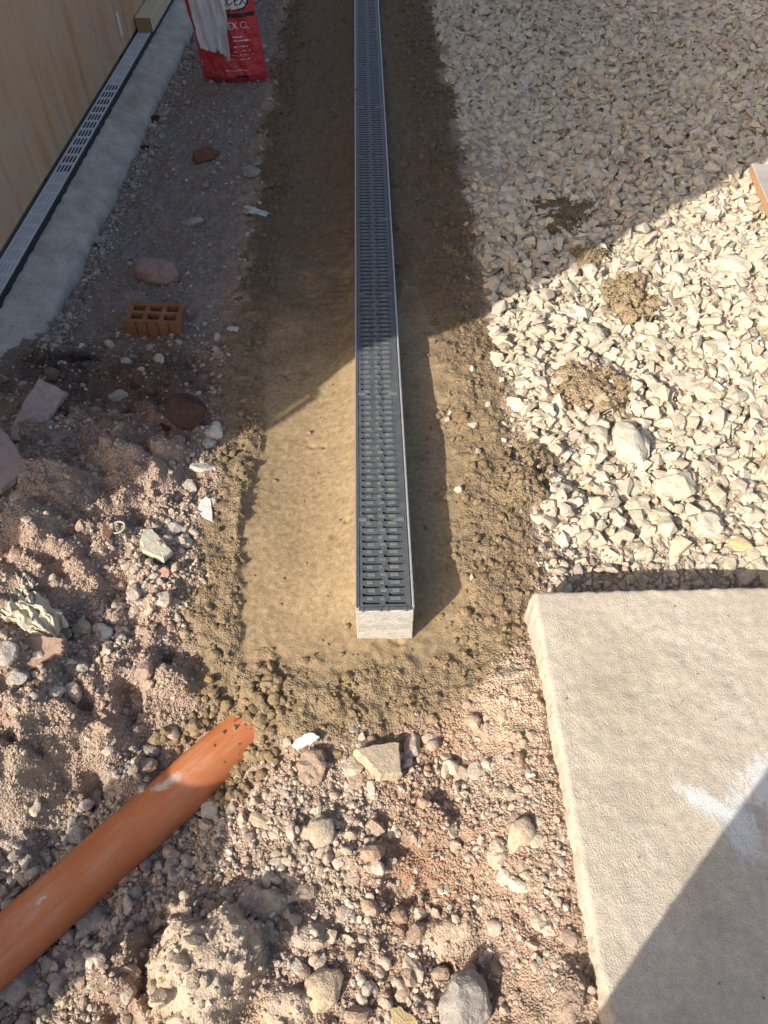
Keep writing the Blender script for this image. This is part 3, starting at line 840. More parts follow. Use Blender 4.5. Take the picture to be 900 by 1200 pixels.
# strays lying on the sand beside the bed
stray_px = [(553,500,14),(537,577,12),(571,480,9),(524,492,8),(612,452,16),(586,452,10),(553,440,10),(605,540,9),(548,330,10),(541,180,7),(536,150,6),
            (531,410,0),(527,485,9),(559,532,11),(663,632,17),(684,652,19),(706,655,14),(733,637,15),(767,640,18),(866,642,16),(840,600,18),(815,650,16),(720,610,13),(745,660,12),
            (545,268,8),(551,255,8),(602,505,9),(590,520,8),(553,675,8),(640,628,9),(800,660,12),(780,665,10),(860,668,13),(690,670,8)]
SP, SS = [], []
for a, b_, s in stray_px:
    if s == 0: continue
    p = at(a, b_, -.09); r = s / 2 / (F_PX / depth(p)) * 1.0
    zz = float(height(p[0:1], p[1:2])[0])
    SP.append((p[0], p[1], zz + r * .35)); SS.append((r * 1.15, r * .9, r * .75))
lp = np.concatenate([lp, np.array(SP)]); ls = np.concatenate([ls, np.array(SS)])
# the 300 that show largest become things of their own
def in_view(p, m=0):
    v = p - np.array((0, 0, CAM_H)); zc = v @ FV
    u = 450 + F_PX * (v @ RV) / zc; w_ = 600 - F_PX * (v @ UV) / zc
    return (zc > 0) & (u > m) & (u < 900 - m) & (w_ > m) & (w_ < 1200 - m), zc
vis, zc = in_view(lp, 4)
show = np.where(vis, ls[:, 0] * ls[:, 1] / zc ** 2, 0) * (1 + 6 * np.clip(lp[:, 2] + .085, 0, .05) / .05)
order = np.argsort(-show)
one = order[:290]; rest = order[290:]
far = lp[rest, 1] > 2.0
lime_pal = np.array(LIME)
def stone_cols(n, pal, r, j=.06):
    c = pal[r.integers(0, len(pal), n)] * r.normal(1, j, (n, 1)) * (1 + r.normal(0, .015, (n, 3)))
    return np.clip(c, .02, .75)
near_, far_ = rest[~far], rest[far]
me = merged('limestone_gravel', 'lime2', lp[near_], ls[near_], stone_cols(len(near_), lime_pal, rng), rng, .45)
tag(link('limestone_gravel', me, M['lime']), 'bed of loose pale cream limestone gravel beside the slab', 'gravel', kind='stuff')
me = merged('limestone_gravel', 'lime1', lp[far_], ls[far_] * 1.05, stone_cols(len(far_), lime_pal, rng), rng, .45)
tag(link('limestone_gravel', me, M['lime']), 'far spread of pale limestone gravel in the hoarding shadow', 'gravel', kind='stuff')
LM = [np_mesh('limestone_chunk', v, f) for v, f in protos('lime3')]
for m_ in LM: m_.materials.append(M['lime_one'])
rm = rot_mats(rng, len(one), .45)
for k, i in enumerate(one):
    o = bpy.data.objects.new('limestone_chunk', LM[int(rng.integers(len(LM)))]); COL.objects.link(o)
    o.matrix_world = Matrix.Translation(lp[i]) @ Matrix(rm[k].tolist()).to_4x4() @ Matrix.Diagonal((*ls[i], 1))
    px_, py_ = lp[i][0], lp[i][1]
    if px_ < .43: lab, grp = 'pale limestone chunk strayed onto the damp sand margin', 'limestone chunks on the sand margin'
    elif py_ - 1.753 > (px_ + .121) * .75: lab, grp = 'pale limestone chunk lying in the hoarding shadow', 'limestone chunks in the shade'
    elif py_ < 1.32: lab, grp = 'pale limestone chunk lying just behind the concrete slab', 'limestone chunks behind the slab'
    else: lab, grp = 'cream angular limestone chunk in the open sunlit stone bed', 'limestone chunks of the sunlit stone bed'
    tag(o, lab, 'stone', grp)
print('limestone', len(lp))

def scatter(n, box, dens, rmin, rmax, power, r):
    x = r.uniform(box[0], box[1], n); y = r.uniform(box[2], box[3], n)
    k = r.uniform(0, 1, n) < dens(x, y); x, y = x[k], y[k]
    u = r.uniform(0, 1, len(x)); rad = (rmin ** -power + u * (rmax ** -power - rmin ** -power)) ** (-1 / power)
    return x, y, rad
rc = np.random.default_rng(77)
Xc, Yc, Rc = scatter(6500, (.38, 2.2, 1.0, 2.7), lambda x, y: np.where((x > .40 + .02 * perlin(x * 20, y * 20, 9)) & (y > 1.02 + .3 * np.clip(.6 - x, 0, .3)), .8, 0), .0035, .010, 1.6, rc)
pch = np.stack([Xc, Yc, height(Xc, Yc, False) + rc.uniform(.004, .034, len(Xc))], 1); sch = Rc[:, None] * rc.uniform(.6, 1.3, (len(Xc), 3))
tag(link('limestone_chips', merged('limestone_chips', 'lime1', pch, sch, stone_cols(len(Xc), lime_pal, rc, .08), rc, .6), M['lime']), 'small limestone chips lodged between the larger stones', 'chips', kind='stuff')
def hot(x, y, spots):
    s = np.zeros_like(x)
    for px, py, rr, w in spots:
        p = at(px, py, -.12); s += w * np.exp(-((x - p[0]) ** 2 + (y - p[1]) ** 2) / (rr * rr))
    return s
HOT = [(190,680,.10,1.8),(215,620,.05,1.5),(170,660,.06,1.2),(100,760,.07,1.0),(130,760,.08,.9),(60,790,.08,.8),(230,620,.05,.8),(510,910,.06,.9),(570,930,.07,.7),(300,960,.1,1),(240,1000,.1,1),(290,1040,.08,.8),
       (400,930,.1,.9),(350,1000,.08,.6),(450,1080,.08,.6),(470,1150,.07,.8),(330,1130,.06,.7),(110,1020,.1,.6),(60,1150,.09,1),(640,1060,.05,.7),(600,1010,.07,.6),
       (580,1100,.07,.6),(500,1180,.06,.7),(240,520,.05,.7),(90,520,.06,.4),(40,640,.06,.3),(200,930,.06,.5),(130,560,.06,.5),(230,560,.04,.9)]
def dens_rubble(x, y):
    q = zones(x, y)
    nn = fbm(x, y, 9, 3, 401)
    base = .07 + .35 * sstep(.2, .9, nn)
    d = np.clip(base + hot(x, y, HOT), 0, 1) * (1 - q['sand']) * (1 - q['stone'])
    d *= 1 - .7 * np.clip(q['pale'], 0, 1)
    d *= 1 - .75 * lumps(x, y)[1][1]
    d = np.where(y > 2.0, d * .55, d)
    d = np.where((x > .355) & (y < .95), 0, d)
    d = np.where((x < -1.0 - 0 * y) & (y > 1.95), 0, d)
    return d
peb_pal = np.array(RUB + [(.50, .46, .40), (.44, .33, .27), (.34, .30, .27), (.52, .47, .39)])
grey_pal = np.array([(.30, .27, .245), (.34, .31, .28), (.26, .235, .215), (.38, .35, .32), (.33, .28, .245)])
def pebble_cols(x, y, r):
    c = stone_cols(len(x), peb_pal, r, .1)
    g = stone_cols(len(x), grey_pal, r, .1)
    k = zones(x, y)['grey'][:, None]
    return np.where(r.uniform(0, 1, (len(x), 1)) < k * .8, g, c)
r2 = np.random.default_rng(21)
X1, Y1, R1 = scatter(42000, (-1.15, .62, .08, 2.0), dens_rubble, .0026, .0075, 1.6, r2)
X2, Y2, R2 = scatter(8000, (-1.15, .62, .08, 2.0), dens_rubble, .0055, .018, 2.8, r2)
EDGE_X = lambda y: -1.222 + TW + .145 + .042 * (y - 2.3)
X3, Y3, R3 = scatter(34000, (-1.08, -.4, 1.9, 5.4), lambda x, y: np.clip(dens_rubble(x, y) * .8 + .8 * np.exp(-((x - EDGE_X(y) - .03) / .035) ** 2), 0, 1) * (x > EDGE_X(y) - .01), .004, .017, 2.4, r2)
def drop(x, y, rad, r, sink=.3, flat=(.55, .9)):
    z = height(x, y)
    sc = np.stack([rad * r.uniform(.9, 1.35, len(x)), rad * r.uniform(.75, 1.1, len(x)), rad * r.uniform(*flat, len(x))], 1)
    return np.stack([x, y, z + sc[:, 2] * (1 - 2 * sink)], 1), sc
def dens_trench(x, y):
    t = (x + .706) * .708 + (y - .307) * .706; o = (x + .706) * .706 - (y - .307) * .708
    return np.where((t > -.35) & (t < .42) & (((o > .02) & (o < .15)) | ((o < -.03) & (o > -.12))), .85, 0)
X8, Y8, R8 = scatter(3800, (-1.1, -.2, .1, .75), dens_trench, .005, .019, 1.5, r2)
X6, Y6, R6 = scatter(3600, (.42, 1.5, .965, 1.27), lambda x, y: np.clip(.35 + .6 * fbm(x, y, 9, 2, 411) + .8 * (1 - sstep(1.05, 1.2, y)), 0, 1), .005, .017, 1.8, r2)
p1, s1 = drop(X1, Y1, R1, r2); p2, s2 = drop(X2, Y2, R2, r2); p3, s3 = drop(X3, Y3, R3, r2); p6, s6 = drop(X6, Y6, R6, r2); p8, s8 = drop(X8, Y8, R8, r2)
tag(link('fine_rubble', merged('fine_rubble', 'peb1', p1, s1, pebble_cols(X1, Y1, r2), r2), M['pebble']), 'fine grey and pink grit scattered over the soil', 'grit', kind='stuff')
def soil_at(x, y):
    i = np.clip(np.searchsorted(gx, x), 0, nxg - 1); j = np.clip(np.searchsorted(gy, y), 0, nyg - 1)
    return gc[j * nxg + i]
X7, Y7, R7 = scatter(64000, (-1.15, .40, .08, 1.95), lambda x, y: np.clip(.25 + .75 * sstep(-.5, .6, fbm(x, y, 10, 2, 431)), 0, 1) * (1 - .7 * lumps(x, y)[1][1]) * (1 - zones(x, y)['sand']) * np.where((x > .345) & (y < .96), 0, 1), .0022, .006, 1.7, r2)
p7, s7 = drop(X7, Y7, R7, r2, .42)
c7 = soil_at(X7, Y7) * r2.normal(1.0, .08, (len(X7), 1))
tag(link('soil_crumbs', merged('soil_crumbs', 'peb1', p7, s7, np.clip(c7, .01, .8), r2), M['pebble']), 'crumbs of dry soil strewn over the excavated ground', 'soil', kind='stuff')
print('crumbs', len(X7))
X9, Y9, R9 = scatter(1700, (-1.1, .33, .1, 2.0), lambda x, y: np.clip(.15 + 1.2 * zones(x, y)['black'] + .4 * zones(x, y)['dark'] + .8 * sstep(0, .7, fbm(x, y, 5, 2, 441)), 0, 1) * (1 - zones(x, y)['sand']), .007, .026, 2.0, r2)
p9, s9 = drop(X9, Y9, R9, r2, .36)
tag(link('soil_clods', merged('soil_clods', 'peb2', p9, s9, np.clip(soil_at(X9, Y9) * r2.normal(1.02, .06, (len(X9), 1)), .01, .8), r2), earth_mat('dry_clods', f1=90, f2=420, bump=.005)), 'broken clods of dry earth lying in the excavated soil', 'clods', kind='stuff')
# the largest loose pebbles become things
vis, zc = in_view(p2, 4)
show = np.where(vis, s2[:, 0] * s2[:, 1] / zc ** 2, 0)
order = np.argsort(-show); one = order[:230]; rest = order[230:]
pp = np.concatenate([p2[rest], p3, p6, p8]); ssz = np.concatenate([s2[rest], s3, s6, s8])
cc = pebble_cols(pp[:, 0], pp[:, 1], r2)
cc[-len(p8):] = stone_cols(len(p8), np.array([(.33, .29, .26), (.38, .335, .30), (.29, .26, .235), (.40, .35, .30)]), r2, .08)
small = ssz[:, 0] / np.maximum(in_view(pp)[1], .3) < .0085
tag(link('loose_pebbles', merged('loose_pebbles', 'peb2', pp[~small], ssz[~small], cc[~small], r2), M['pebble']), 'loose pebbles lying on the excavated soil', 'pebbles', kind='stuff')
tag(link('stone_chips', merged('stone_chips', 'peb1', pp[small], ssz[small], cc[small], r2), M['pebble']), 'small stone chips strewn over the soil', 'chips', kind='stuff')
RM = [np_mesh('rubble_stone', v, f) for v, f in protos('rub3')]
for m_ in RM: m_.materials.append(M['rubble_one'])
rm = rot_mats(r2, len(one), .4)
for k, i in enumerate(one):
    o = bpy.data.objects.new('rubble_stone', RM[int(r2.integers(len(RM)))]); COL.objects.link(o)
    o.matrix_world = Matrix.Translation(p2[i]) @ Matrix(rm[k].tolist()).to_4x4() @ Matrix.Diagonal((*s2[i], 1))
    px_, py_ = p2[i][0], p2[i][1]
    if py_ > 1.5: lab, grp = 'small pebble on dark soil near the hollow brick', 'pebbles on the dark soil'
    elif px_ < -.36 and py_ > .62 + .3 * max(0, -.5 - px_): lab, grp = 'small pinkish pebble on the spoil left of the sand bed', 'pebbles on the spoil'
    elif px_ < -.25: lab, grp = 'small grey pebble in or beside the pipe trench', 'pebbles of the pipe trench'
    elif px_ > .2: lab, grp = 'small tan pebble on the soil along the slab foot', 'pebbles along the slab foot'
    else: lab, grp = 'small grey-brown pebble in the rubble between pipe and slab', 'pebbles between pipe and slab'
    tag(o, lab, 'pebble', grp)
# clods of damp sand round the bed
def dens_clod(x, y):
    q = zones(x, y)
    edge = q['sand'] * (1 - q['core'])
    nn = fbm(x, y, 8, 2, 501)
    inner = q['core'] * .012
    return np.clip(edge * (.14 + .14 * (x > .15) + .6 * sstep(-.1, .8, nn)) + inner + .25 * np.where((q['sand'] > .02) & (q['sand'] < .6), 1, 0), 0, 1) * np.where((x > .35) & (y < .953), 0, 1) * np.where((x > -.05) & (x < .1) & (y > .89), 0, 1)
X4, Y4, R4 = scatter(16000, (-.56, .52, .6, 2.2), dens_clod, .003, .0135, 2.2, r2)
X5, Y5, R5 = scatter(15000, (-.56, .50, 2.2, 5.6), dens_clod, .005, .016, 1.8, r2)
p4, s4 = drop(X4, Y4, R4, r2, .36, (.65, .95)); p5, s5 = drop(X5, Y5, R5, r2, .40, (.65, .95))
sand_pal = np.array([(.27, .195, .115), (.24, .175, .10), (.29, .215, .13), (.215, .16, .095), (.26, .20, .125)])
pc = np.concatenate([p4, p5]); sc_ = np.concatenate([s4, s5])
small = sc_[:, 0] / in_view(pc)[1] < .0048; ccol = stone_cols(len(pc), sand_pal, r2, .06) * (1 - .3 * sstep(1.75, 2.35, pc[:, 1]))[:, None]  # clods also get darker towards the farther lengths
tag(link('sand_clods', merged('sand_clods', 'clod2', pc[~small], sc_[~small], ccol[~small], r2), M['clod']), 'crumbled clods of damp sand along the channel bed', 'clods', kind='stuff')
tag(link('sand_crumbs', merged('sand_crumbs', 'clod1', pc[small], sc_[small], ccol[small], r2), M['clod']), 'small crumbs of damp sand along the channel bed', 'crumbs', kind='stuff')
print('pebbles', len(p1), len(p2), len(p3), 'clods', len(pc))
#NEXT

# ---------------------------------------------------------------- single stones, shards and debris
def gp(px, py, lift=0.0):
    z = -.1
    for _ in range(6):
        p = at(px, py, z); z = float(height(p[0:1], p[1:2], False)[0]) + lift
    return at(px, py, z)
SM = {}
def stone_mat(c, bump=.004):
    key = tuple(round(v, 3) for v in c)
    if key not in SM: SM[key] = earth_mat('stone', attr=False, base=c, f1=45, f2=300, bump=bump, vary=(.78, 1.2))
    return SM[key]
r3 = np.random.default_rng(5)
def hero(name, px, py, wpx, hpx, colr, label, cat='stone', rot=None, flat=.65, round_=.12, planes=13, sink=.25, noise=.022, group=None):
    p = gp(px, py); rx = wpx / 2 / (F_PX / depth(p)); ry = max(hpx / wpx, .45) * rx * 1.12
    v, f = rock(r3, 4, planes, .62, 1.0, noise, round_)
    rz = flat * (rx + ry) / 2
    v = v * np.array((rx, ry, rz)) * 1.12
    k = fbm(v[:, 0] / rx * .4 + px, v[:, 1] / rx * .4 + v[:, 2] / rx * .3, 3.5, 4, int(px))
    nrm = v / np.linalg.norm(v, axis=1)[:, None]
    v = v + nrm * (k * .06 * rx)[:, None]
    o = link(name, np_mesh(name, v, f, smooth=False), stone_mat(colr))
    o.location = (p[0], p[1], p[2] + rz * (1 - 2 * sink)); o.rotation_euler = (r3.normal(0, .12), r3.normal(0, .12), rot if rot is not None else r3.normal(0, .3))
    return tag(o, label, cat, group)
def shard(name, poly, colr, label, cat, thick=.018, lift=.01, tilt=(0, 0), rough=.0015, mat=None, parent=None, dome=0.0):
    cx = sum(a for a, _ in poly) / len(poly); cy = sum(b_ for _, b_ in poly) / len(poly)
    c = gp(cx, cy, lift)
    n = Vector((tilt[0], tilt[1], 1)).normalized()
    pts = []
    for a, b_ in poly:                                   # meet the tilted plane through the centre
        d = Vector((FV + (a - 450) / F_PX * RV - (b_ - 600) / F_PX * UV).tolist()); o_ = Vector((0, 0, CAM_H))
        t = (Vector(c.tolist()) - o_).dot(n) / d.dot(n)
        pts.append(o_ + d * t - Vector(c.tolist()))
    ring = []
    for i in range(len(pts)):
        A, B = pts[i], pts[(i + 1) % len(pts)]
        for s in range(5):
            q_ = A.lerp(B, s / 5)
            j = rough * 1.3
            ring.append(q_ + Vector((r3.normal(0, j), r3.normal(0, j), r3.normal(0, j * .4))) * (1 if s else .6))
    bm = bmesh.new()
    ctr = sum(ring, Vector()) / len(ring)
    levels = []
    flat = [v - n * (v - ctr).dot(n) for v in ring]
    for sc_i, off in ((.55, 0 + dome), (.93, 0 + dome * .5), (1.0, -.12), (1.03, -.6), (.97, -1.0)):
        levels.append([bm.verts.new(ctr + (v - ctr) * sc_i + n * (off * thick) + (Vector((r3.normal(0, rough * .4), r3.normal(0, rough * .4), r3.normal(0, rough * .35))) if off < -.05 else Vector())) for v in (ring if off < -.05 else flat)])
    top = bm.verts.new(ctr + n * thick * dome * 1.15); bot = bm.verts.new(ctr - n * thick)
    m_ = len(ring)
    for i in range(m_):
        k = (i + 1) % m_
        bm.faces.new((top, levels[0][i], levels[0][k]))
        for a in range(4): bm.faces.new((levels[a][i], levels[a + 1][i], levels[a + 1][k], levels[a][k]))
        bm.faces.new((bot, levels[4][k], levels[4][i]))
    o = link(name, bm_mesh(name, bm), mat or stone_mat(colr), parent)
    o.location = c.tolist()
    return tag(o, label, cat) if label else o

# left spoil
shard('stone_flag', [(11, 503), (30, 466), (46, 442), (79, 459), (62, 482), (47, 506), (25, 509)], (.42, .33, .30), 'flat pinkish grey flagstone piece leaning on the dark spoil', 'stone', .022, .03, (.25, -.25))
shard('stone_flag', [(-45, 510), (0, 500), (20, 526), (34, 548), (0, 572), (-50, 575)], (.38, .29, .26), 'broad flat brown flagstone half buried in the spoil', 'stone', .03, .02, (.15, -.15))
hero('rubble_rock', 68, 517, 26, 22, (.31, .255, .235), 'angular mauve stone just below the leaning flagstone piece')
hero('rubble_rock', 86, 521, 13, 14, (.31, .26, .24), 'small mauve stone beside the angular one under the flagstone')
hero('rubble_rock', 141, 465, 22, 13, (.36, .34, .31), 'pale elongated stone on dark soil above the spoil crest')
hero('soil_clod', 218, 486, 42, 40, (.085, .052, .042), 'dark red-brown earth block beside the sand edge', 'clod', flat=.7, planes=9)
hero('soil_clod', 197, 497, 20, 24, (.07, .045, .038), 'small dark red-brown earth block against the larger one', 'clod', planes=8)
hero('rubble_rock', 209, 518, 17, 14, (.45, .40, .34), 'pale stone tucked below the dark earth blocks')
hero('rubble_rock', 253, 507, 21, 18, (.52, .49, .44), 'white chunk at the sand edge inside the hoarding shadow', planes=8)
hero('rubble_rock', 245, 522, 15, 13, (.46, .43, .39), 'pale stone touching the white chunk at the sand edge')
hero('rubble_rock', 237, 549, 24, 14, (.50, .47, .42), 'flat white stone at the sand edge in sunlight', flat=.45)
hero('rubble_rock', 222, 573, 17, 18, (.47, .40, .34), 'squarish pinkish stone below the flat white stone')
shard('plaster_shard', [(235, 586), (241, 582), (247, 584), (249, 610), (240, 606), (232, 601)], (.70, .69, .66), 'bright white curved plaster shard on the sand margin', 'shard', .008, .012, (.1, -.1), .0006)
shard('pale_stone', [(164, 634), (168, 619), (178, 619), (190, 632), (201, 645), (192, 655), (168, 645)], (.52, .50, .40), 'flat creamy green stone with a chipped edge on the spoil', 'stone', .02, .012, (.1, .0), .001)
hero('rubble_rock', 204, 622, 20, 17, (.43, .39, .36), 'rounded grey stone right beside the creamy green flat stone')
hero('rubble_rock', 217, 637, 16, 16, (.46, .42, .38), 'rounded pale stone between the grey stone and the sand')
hero('brick_chip', 193, 673, 12, 12, (.48, .27, .21), 'small pink brick chip among the pebbles', 'chip', planes=7, round_=0)
hero('rubble_rock', 157, 697, 17, 17, (.43, .375, .32), 'tan pebble below the creamy green flat stone')
hero('rubble_rock', 192, 704, 16, 17, (.45, .40, .34), 'tan pebble beside the sand margin clods')
hero('rubble_rock', 121, 741, 21, 19, (.52, .50, .47), 'white sharp-edged stone right of the crumpled cloth', planes=7, round_=0)
hero('rubble_rock', 97, 735, 21, 17, (.44, .37, .29), 'rounded tan stone touching the crumpled cloth')
hero('rubble_rock', 142, 749, 14, 11, (.36, .31, .27), 'brown stone beside the white sharp-edged one')
hero('rubble_rock', 8, 768, 28, 28, (.38, .34, .30), 'knobbly grey stone beside the clay tile fragment')
hero('rubble_rock', 22, 796, 26, 18, (.37, .335, .30), 'grey stone below the clay tile fragment')
hero('rubble_rock', 67, 812, 19, 16, (.44, .385, .32), 'tan stone on bare soil above the orange pipe')
hero('rubble_rock', 86, 809, 16, 18, (.46, .41, .35), 'pale stone next to the tan one above the pipe')
hero('rubble_rock', 97, 786, 20, 16, (.47, .42, .34), 'cream stone on the spoil above the tan pair')
shard('tile_fragment', [(26, 748), (50, 744), (75, 748), (74, 761), (55, 772), (32, 788), (26, 778)], (.34, .235, .185), 'brown clay tile fragment under the crumpled cloth', 'tile', .02, .022, (.0, -.35), .001)
# ring and curved scrap
p = gp(138, 618, .004)
bm = bmesh.new()
N1, N2, R0, R1_ = 28, 10, .017, .0028
vv = [[bm.verts.new(((R0 + R1_ * math.cos(b2)) * math.cos(a2), (R0 + R1_ * math.cos(b2)) * math.sin(a2) * .8, R1_ * math.sin(b2))) for b2 in [2 * math.pi * j / N2 for j in range(N2)]] for a2 in [2 * math.pi * i / N1 for i in range(N1)]]
for i in range(N1):
    for j in range(N2): bm.faces.new((vv[i][j], vv[(i + 1) % N1][j], vv[(i + 1) % N1][(j + 1) % N2], vv[i][(j + 1) % N2]))
o = link('metal_ring', bm_mesh('metal_ring', bm, True), mottled('dull_ring', (.36, .33, .30), (.48, .45, .41), 60, .5, .0004, 300)); o.location = p.tolist(); o.rotation_euler = (.35, -.2, .3)
tag(o, 'small dull ring lying on the spoil by the creamy green stone', 'ring')
shard('clay_shard', [(120, 612), (128, 608), (134, 618), (128, 632), (121, 628)], (.22, .12, .10), 'dark red clay shard beside the small ring', 'shard', .008, .012, (.2, 0), .0005)

# foreground
hero('rubble_rock', 112, 1081, 42, 40, (.30, .295, .29), 'rounded grey stone tucked under the orange pipe', round_=.5)
hero('rubble_rock', 28, 1152, 40, 44, (.34, .31, .28), 'long angular brown-grey stone below the orange pipe', planes=8)
hero('rubble_rock', 72, 1152, 20, 28, (.36, .33, .30), 'upright brown pebble in the trench corner')
hero('rubble_rock', 48, 1166, 18, 20, (.33, .28, .26), 'reddish pebble between two bigger trench stones')
hero('rubble_rock', 86, 1118, 16, 14, (.31, .30, .29), 'grey pebble between the pipe and brown earth')
hero('rubble_rock', 60, 1128, 22, 22, (.30, .29, .28), 'dark grey stone close under the pipe')
hero('rubble_rock', 150, 1165, 18, 18, (.38, .33, .27), 'tan pebble resting on brown earth below the pipe')
hero('rubble_rock', 98, 976, 30, 26, (.30, .28, .265), 'grey stone wedged against the upper side of the pipe')
hero('rubble_rock', 248, 952, 26, 26, (.43, .39, .34), 'pale stone leaning on the lower side of the pipe')
hero('rubble_rock', 305, 963, 26, 16, (.47, .37, .26), 'flat orange-tan stone in the grit below the pipe end', flat=.4)
hero('rubble_rock', 378, 974, 28, 28, (.43, .355, .27), 'wedge-shaped tan stone in the grit below the white foam scrap', planes=7, round_=0)
hero('soil_clod', 366, 902, 42, 30, (.36, .265, .20), 'brown crumbly clod under the white foam scrap', 'clod', flat=.7, noise=.05)
shard('foam_scrap', [(342, 873), (347, 866), (357, 860), (366, 858), (375, 863), (368, 869), (349, 878)], (.78, .80, .80), 'white foam scrap lying at the edge of the sand bed', 'scrap', .012, .035, (.1, -.1), .0005)
bk = shard('broken_block', [(416, 877), (440, 872), (469, 869), (471, 906), (447, 909), (432, 893)], (.47, .385, .285), 'broken buff block with a yellow painted corner', 'block', .05, .04, (.12, .0), .0008)
shard('yellow_paint', [(416.5, 877.5), (425, 875.5), (422, 881), (424, 886), (421, 884)], (.62, .52, .10), None, None, .0015, .0425, (.12, 0), .0003, parent=None)
yp = bpy.data.objects['yellow_paint']; yp.location = (yp.location - bk.location) + Vector((0, 0, .0)); yp.parent = bk
hero('rubble_rock', 483, 876, 16, 26, (.40, .33, .28), 'upright brown stone behind the broken buff block')
hero('rubble_rock', 413, 899, 24, 20, (.46, .40, .33), 'pale stone left of the broken buff block')
hero('rubble_rock', 417, 917, 22, 16, (.40, .30, .23), 'reddish stone in front of the broken buff block')
hero('rubble_rock', 436, 926, 12, 16, (.42, .40, .37), 'grey upright pebble in front of the broken block')
hero('rubble_rock', 508, 868, 14, 12, (.5, .45, .38), 'pale pebble on the reddish hollow')
hero('rubble_rock', 542, 908, 18, 16, (.37, .30, .23), 'brown stone in the pebble cluster by the reddish hollow')
hero('rubble_rock', 558, 905, 18, 18, (.44, .38, .32), 'pinkish stone in the pebble cluster by the reddish hollow')
hero('rubble_rock', 609, 979, 32, 32, (.47, .385, .285), 'squarish tan rock beside the slab edge')
hero('rubble_rock', 582, 999, 20, 30, (.48, .415, .32), 'tall cream stone beside the squarish tan rock')
hero('rubble_rock', 590, 1029, 19, 17, (.52, .47, .38), 'cream blocky stone below the tall cream stone')
hero('rubble_rock', 605, 1037, 16, 22, (.50, .45, .37), 'cream pebble right of the blocky cream stone')
hero('rubble_rock', 628, 985, 22, 18, (.5, .43, .33), 'pale flat stone between the tan rock and the slab', flat=.4)
hero('rubble_rock', 521, 1042, 14, 14, (.50, .46, .38), 'pale pebble on the reddish soil by itself')
hero('rubble_rock', 630, 1080, 20, 22, (.44, .36, .28), 'tan stone close to the slab foot')
hero('rubble_rock', 641, 1089, 18, 18, (.50, .45, .37), 'cream stone against the tan one by the slab foot')
hero('rubble_rock', 484, 1138, 24, 28, (.44, .37, .28), 'oval brown stone in front of the cream grit')
hero('rubble_rock', 380, 1160, 44, 44, (.50, .40, .285), 'smooth rounded tan cobble in the foreground grit', round_=.55, planes=9, noise=.012)
hero('rubble_rock', 541, 1180, 58, 64, (.31, .285, .26), 'big rounded grey rock casting a dark shadow', round_=.45, flat=.9, sink=.2)
hero('rubble_rock', 296, 1108, 20, 22, (.47, .385, .28), 'tan wedge stone left of the split grey stone')
hero('rubble_rock', 376, 1128, 16, 18, (.40, .345, .28), 'brown pebble behind the smooth tan cobble')
hero('rubble_rock', 350, 1133, 22, 14, (.44, .395, .33), 'split grey stone left of the smooth tan cobble')
hero('rubble_rock', 402, 1072, 18, 14, (.43, .37, .30), 'oval tan pebble on the fine brown grit')
shard('brick_offcut', [(455, 1180), (470, 1180), (492, 1196), (490, 1212), (462, 1210)], (.52, .40, .22), 'ochre flat offcut at the foot of the cream grit', 'offcut', .02, .012, (.1, 0), .001)
# left strip by the hoarding
hero('pink_rock', 187, 322, 50, 32, (.30, .215, .195), 'large pinkish rock behind the hollow brick', 'rock', planes=6, round_=0, flat=.6)
shard('concrete_offcut', [(91, 269), (99, 271), (114, 277), (106, 285), (97, 280)], (.40, .37, .27), 'cream wedge of broken concrete at the haunch edge', 'offcut', .035, .04, (.2, 0), .001)
hero('rubble_rock', 117, 284, 16, 12, (.34, .33, .31), 'grey stone beside the cream concrete wedge')
hero('rubble_rock', 226, 263, 24, 12, (.33, .32, .31), 'pale oval stone on the grey dust')
hero('rubble_rock', 274, 388, 14, 10, (.56, .54, .49), 'single white pebble on the dark sand clods')
hero('rubble_rock', 102, 347, 18, 12, (.20, .19, .19), 'dark grey stone on the grey dust by the haunch')
hero('soil_clod', 240, 188, 30, 18, (.16, .085, .06), 'dark red-brown clod on the grey dust', 'clod')
hero('soil_clod', 181, 143, 10, 14, (.05, .035, .03), 'dark clod at the haunch edge', 'clod')
hero('soil_clod', 170, 175, 10, 8, (.05, .04, .035), 'smallest dark clod at the haunch edge', 'clod')
hero('rubble_rock', 293, 205, 22, 14, (.28, .26, .24), 'grey-brown stone left of the plastic wrapper')
# on the stone bed
hero('pink_stone', 807, 451, 44, 22, (.55, .43, .36), 'large flat pinkish stone in the cream stone bed', flat=.4, round_=.3)
hero('pink_stone', 886, 466, 34, 18, (.50, .41, .36), 'flat mauve stone among cream limestone', flat=.4)
hero('limestone_boulder', 731, 532, 36, 50, (0.570, 0.522, 0.420), 'largest pale limestone lump in the stone bed', 'rock', planes=9, round_=0, sink=.1)
hero('limestone_boulder', 789, 578, 44, 40, (0.552, 0.495, 0.370), 'large ridged limestone lump near the slab', 'rock', planes=9, round_=0, sink=.1)
hero('limestone_boulder', 823, 622, 32, 28, (0.589, 0.540, 0.428), 'blocky white limestone lump near the slab', 'rock', planes=8, round_=0, sink=.1)
hero('limestone_boulder', 856, 321, 34, 24, (0.552, 0.504, 0.412), 'white limestone lump standing proud in the sunlit stone bed', 'rock', planes=8, round_=0, sink=.0)
hero('limestone_boulder', 828, 471, 34, 26, (0.561, 0.486, 0.353), 'cream limestone lump below the flat pinkish stone', 'rock', planes=8, round_=0, sink=.05)
hero('yellow_stone', 866, 642, 24, 26, (.60, .46, .26), 'ochre yellow stone near the slab shadow')
hero('limestone_boulder', 690, 400, 26, 26, (0.580, 0.522, 0.395), 'sharp cream limestone lump beside a sand spill', 'rock', planes=7, round_=0, sink=.0)
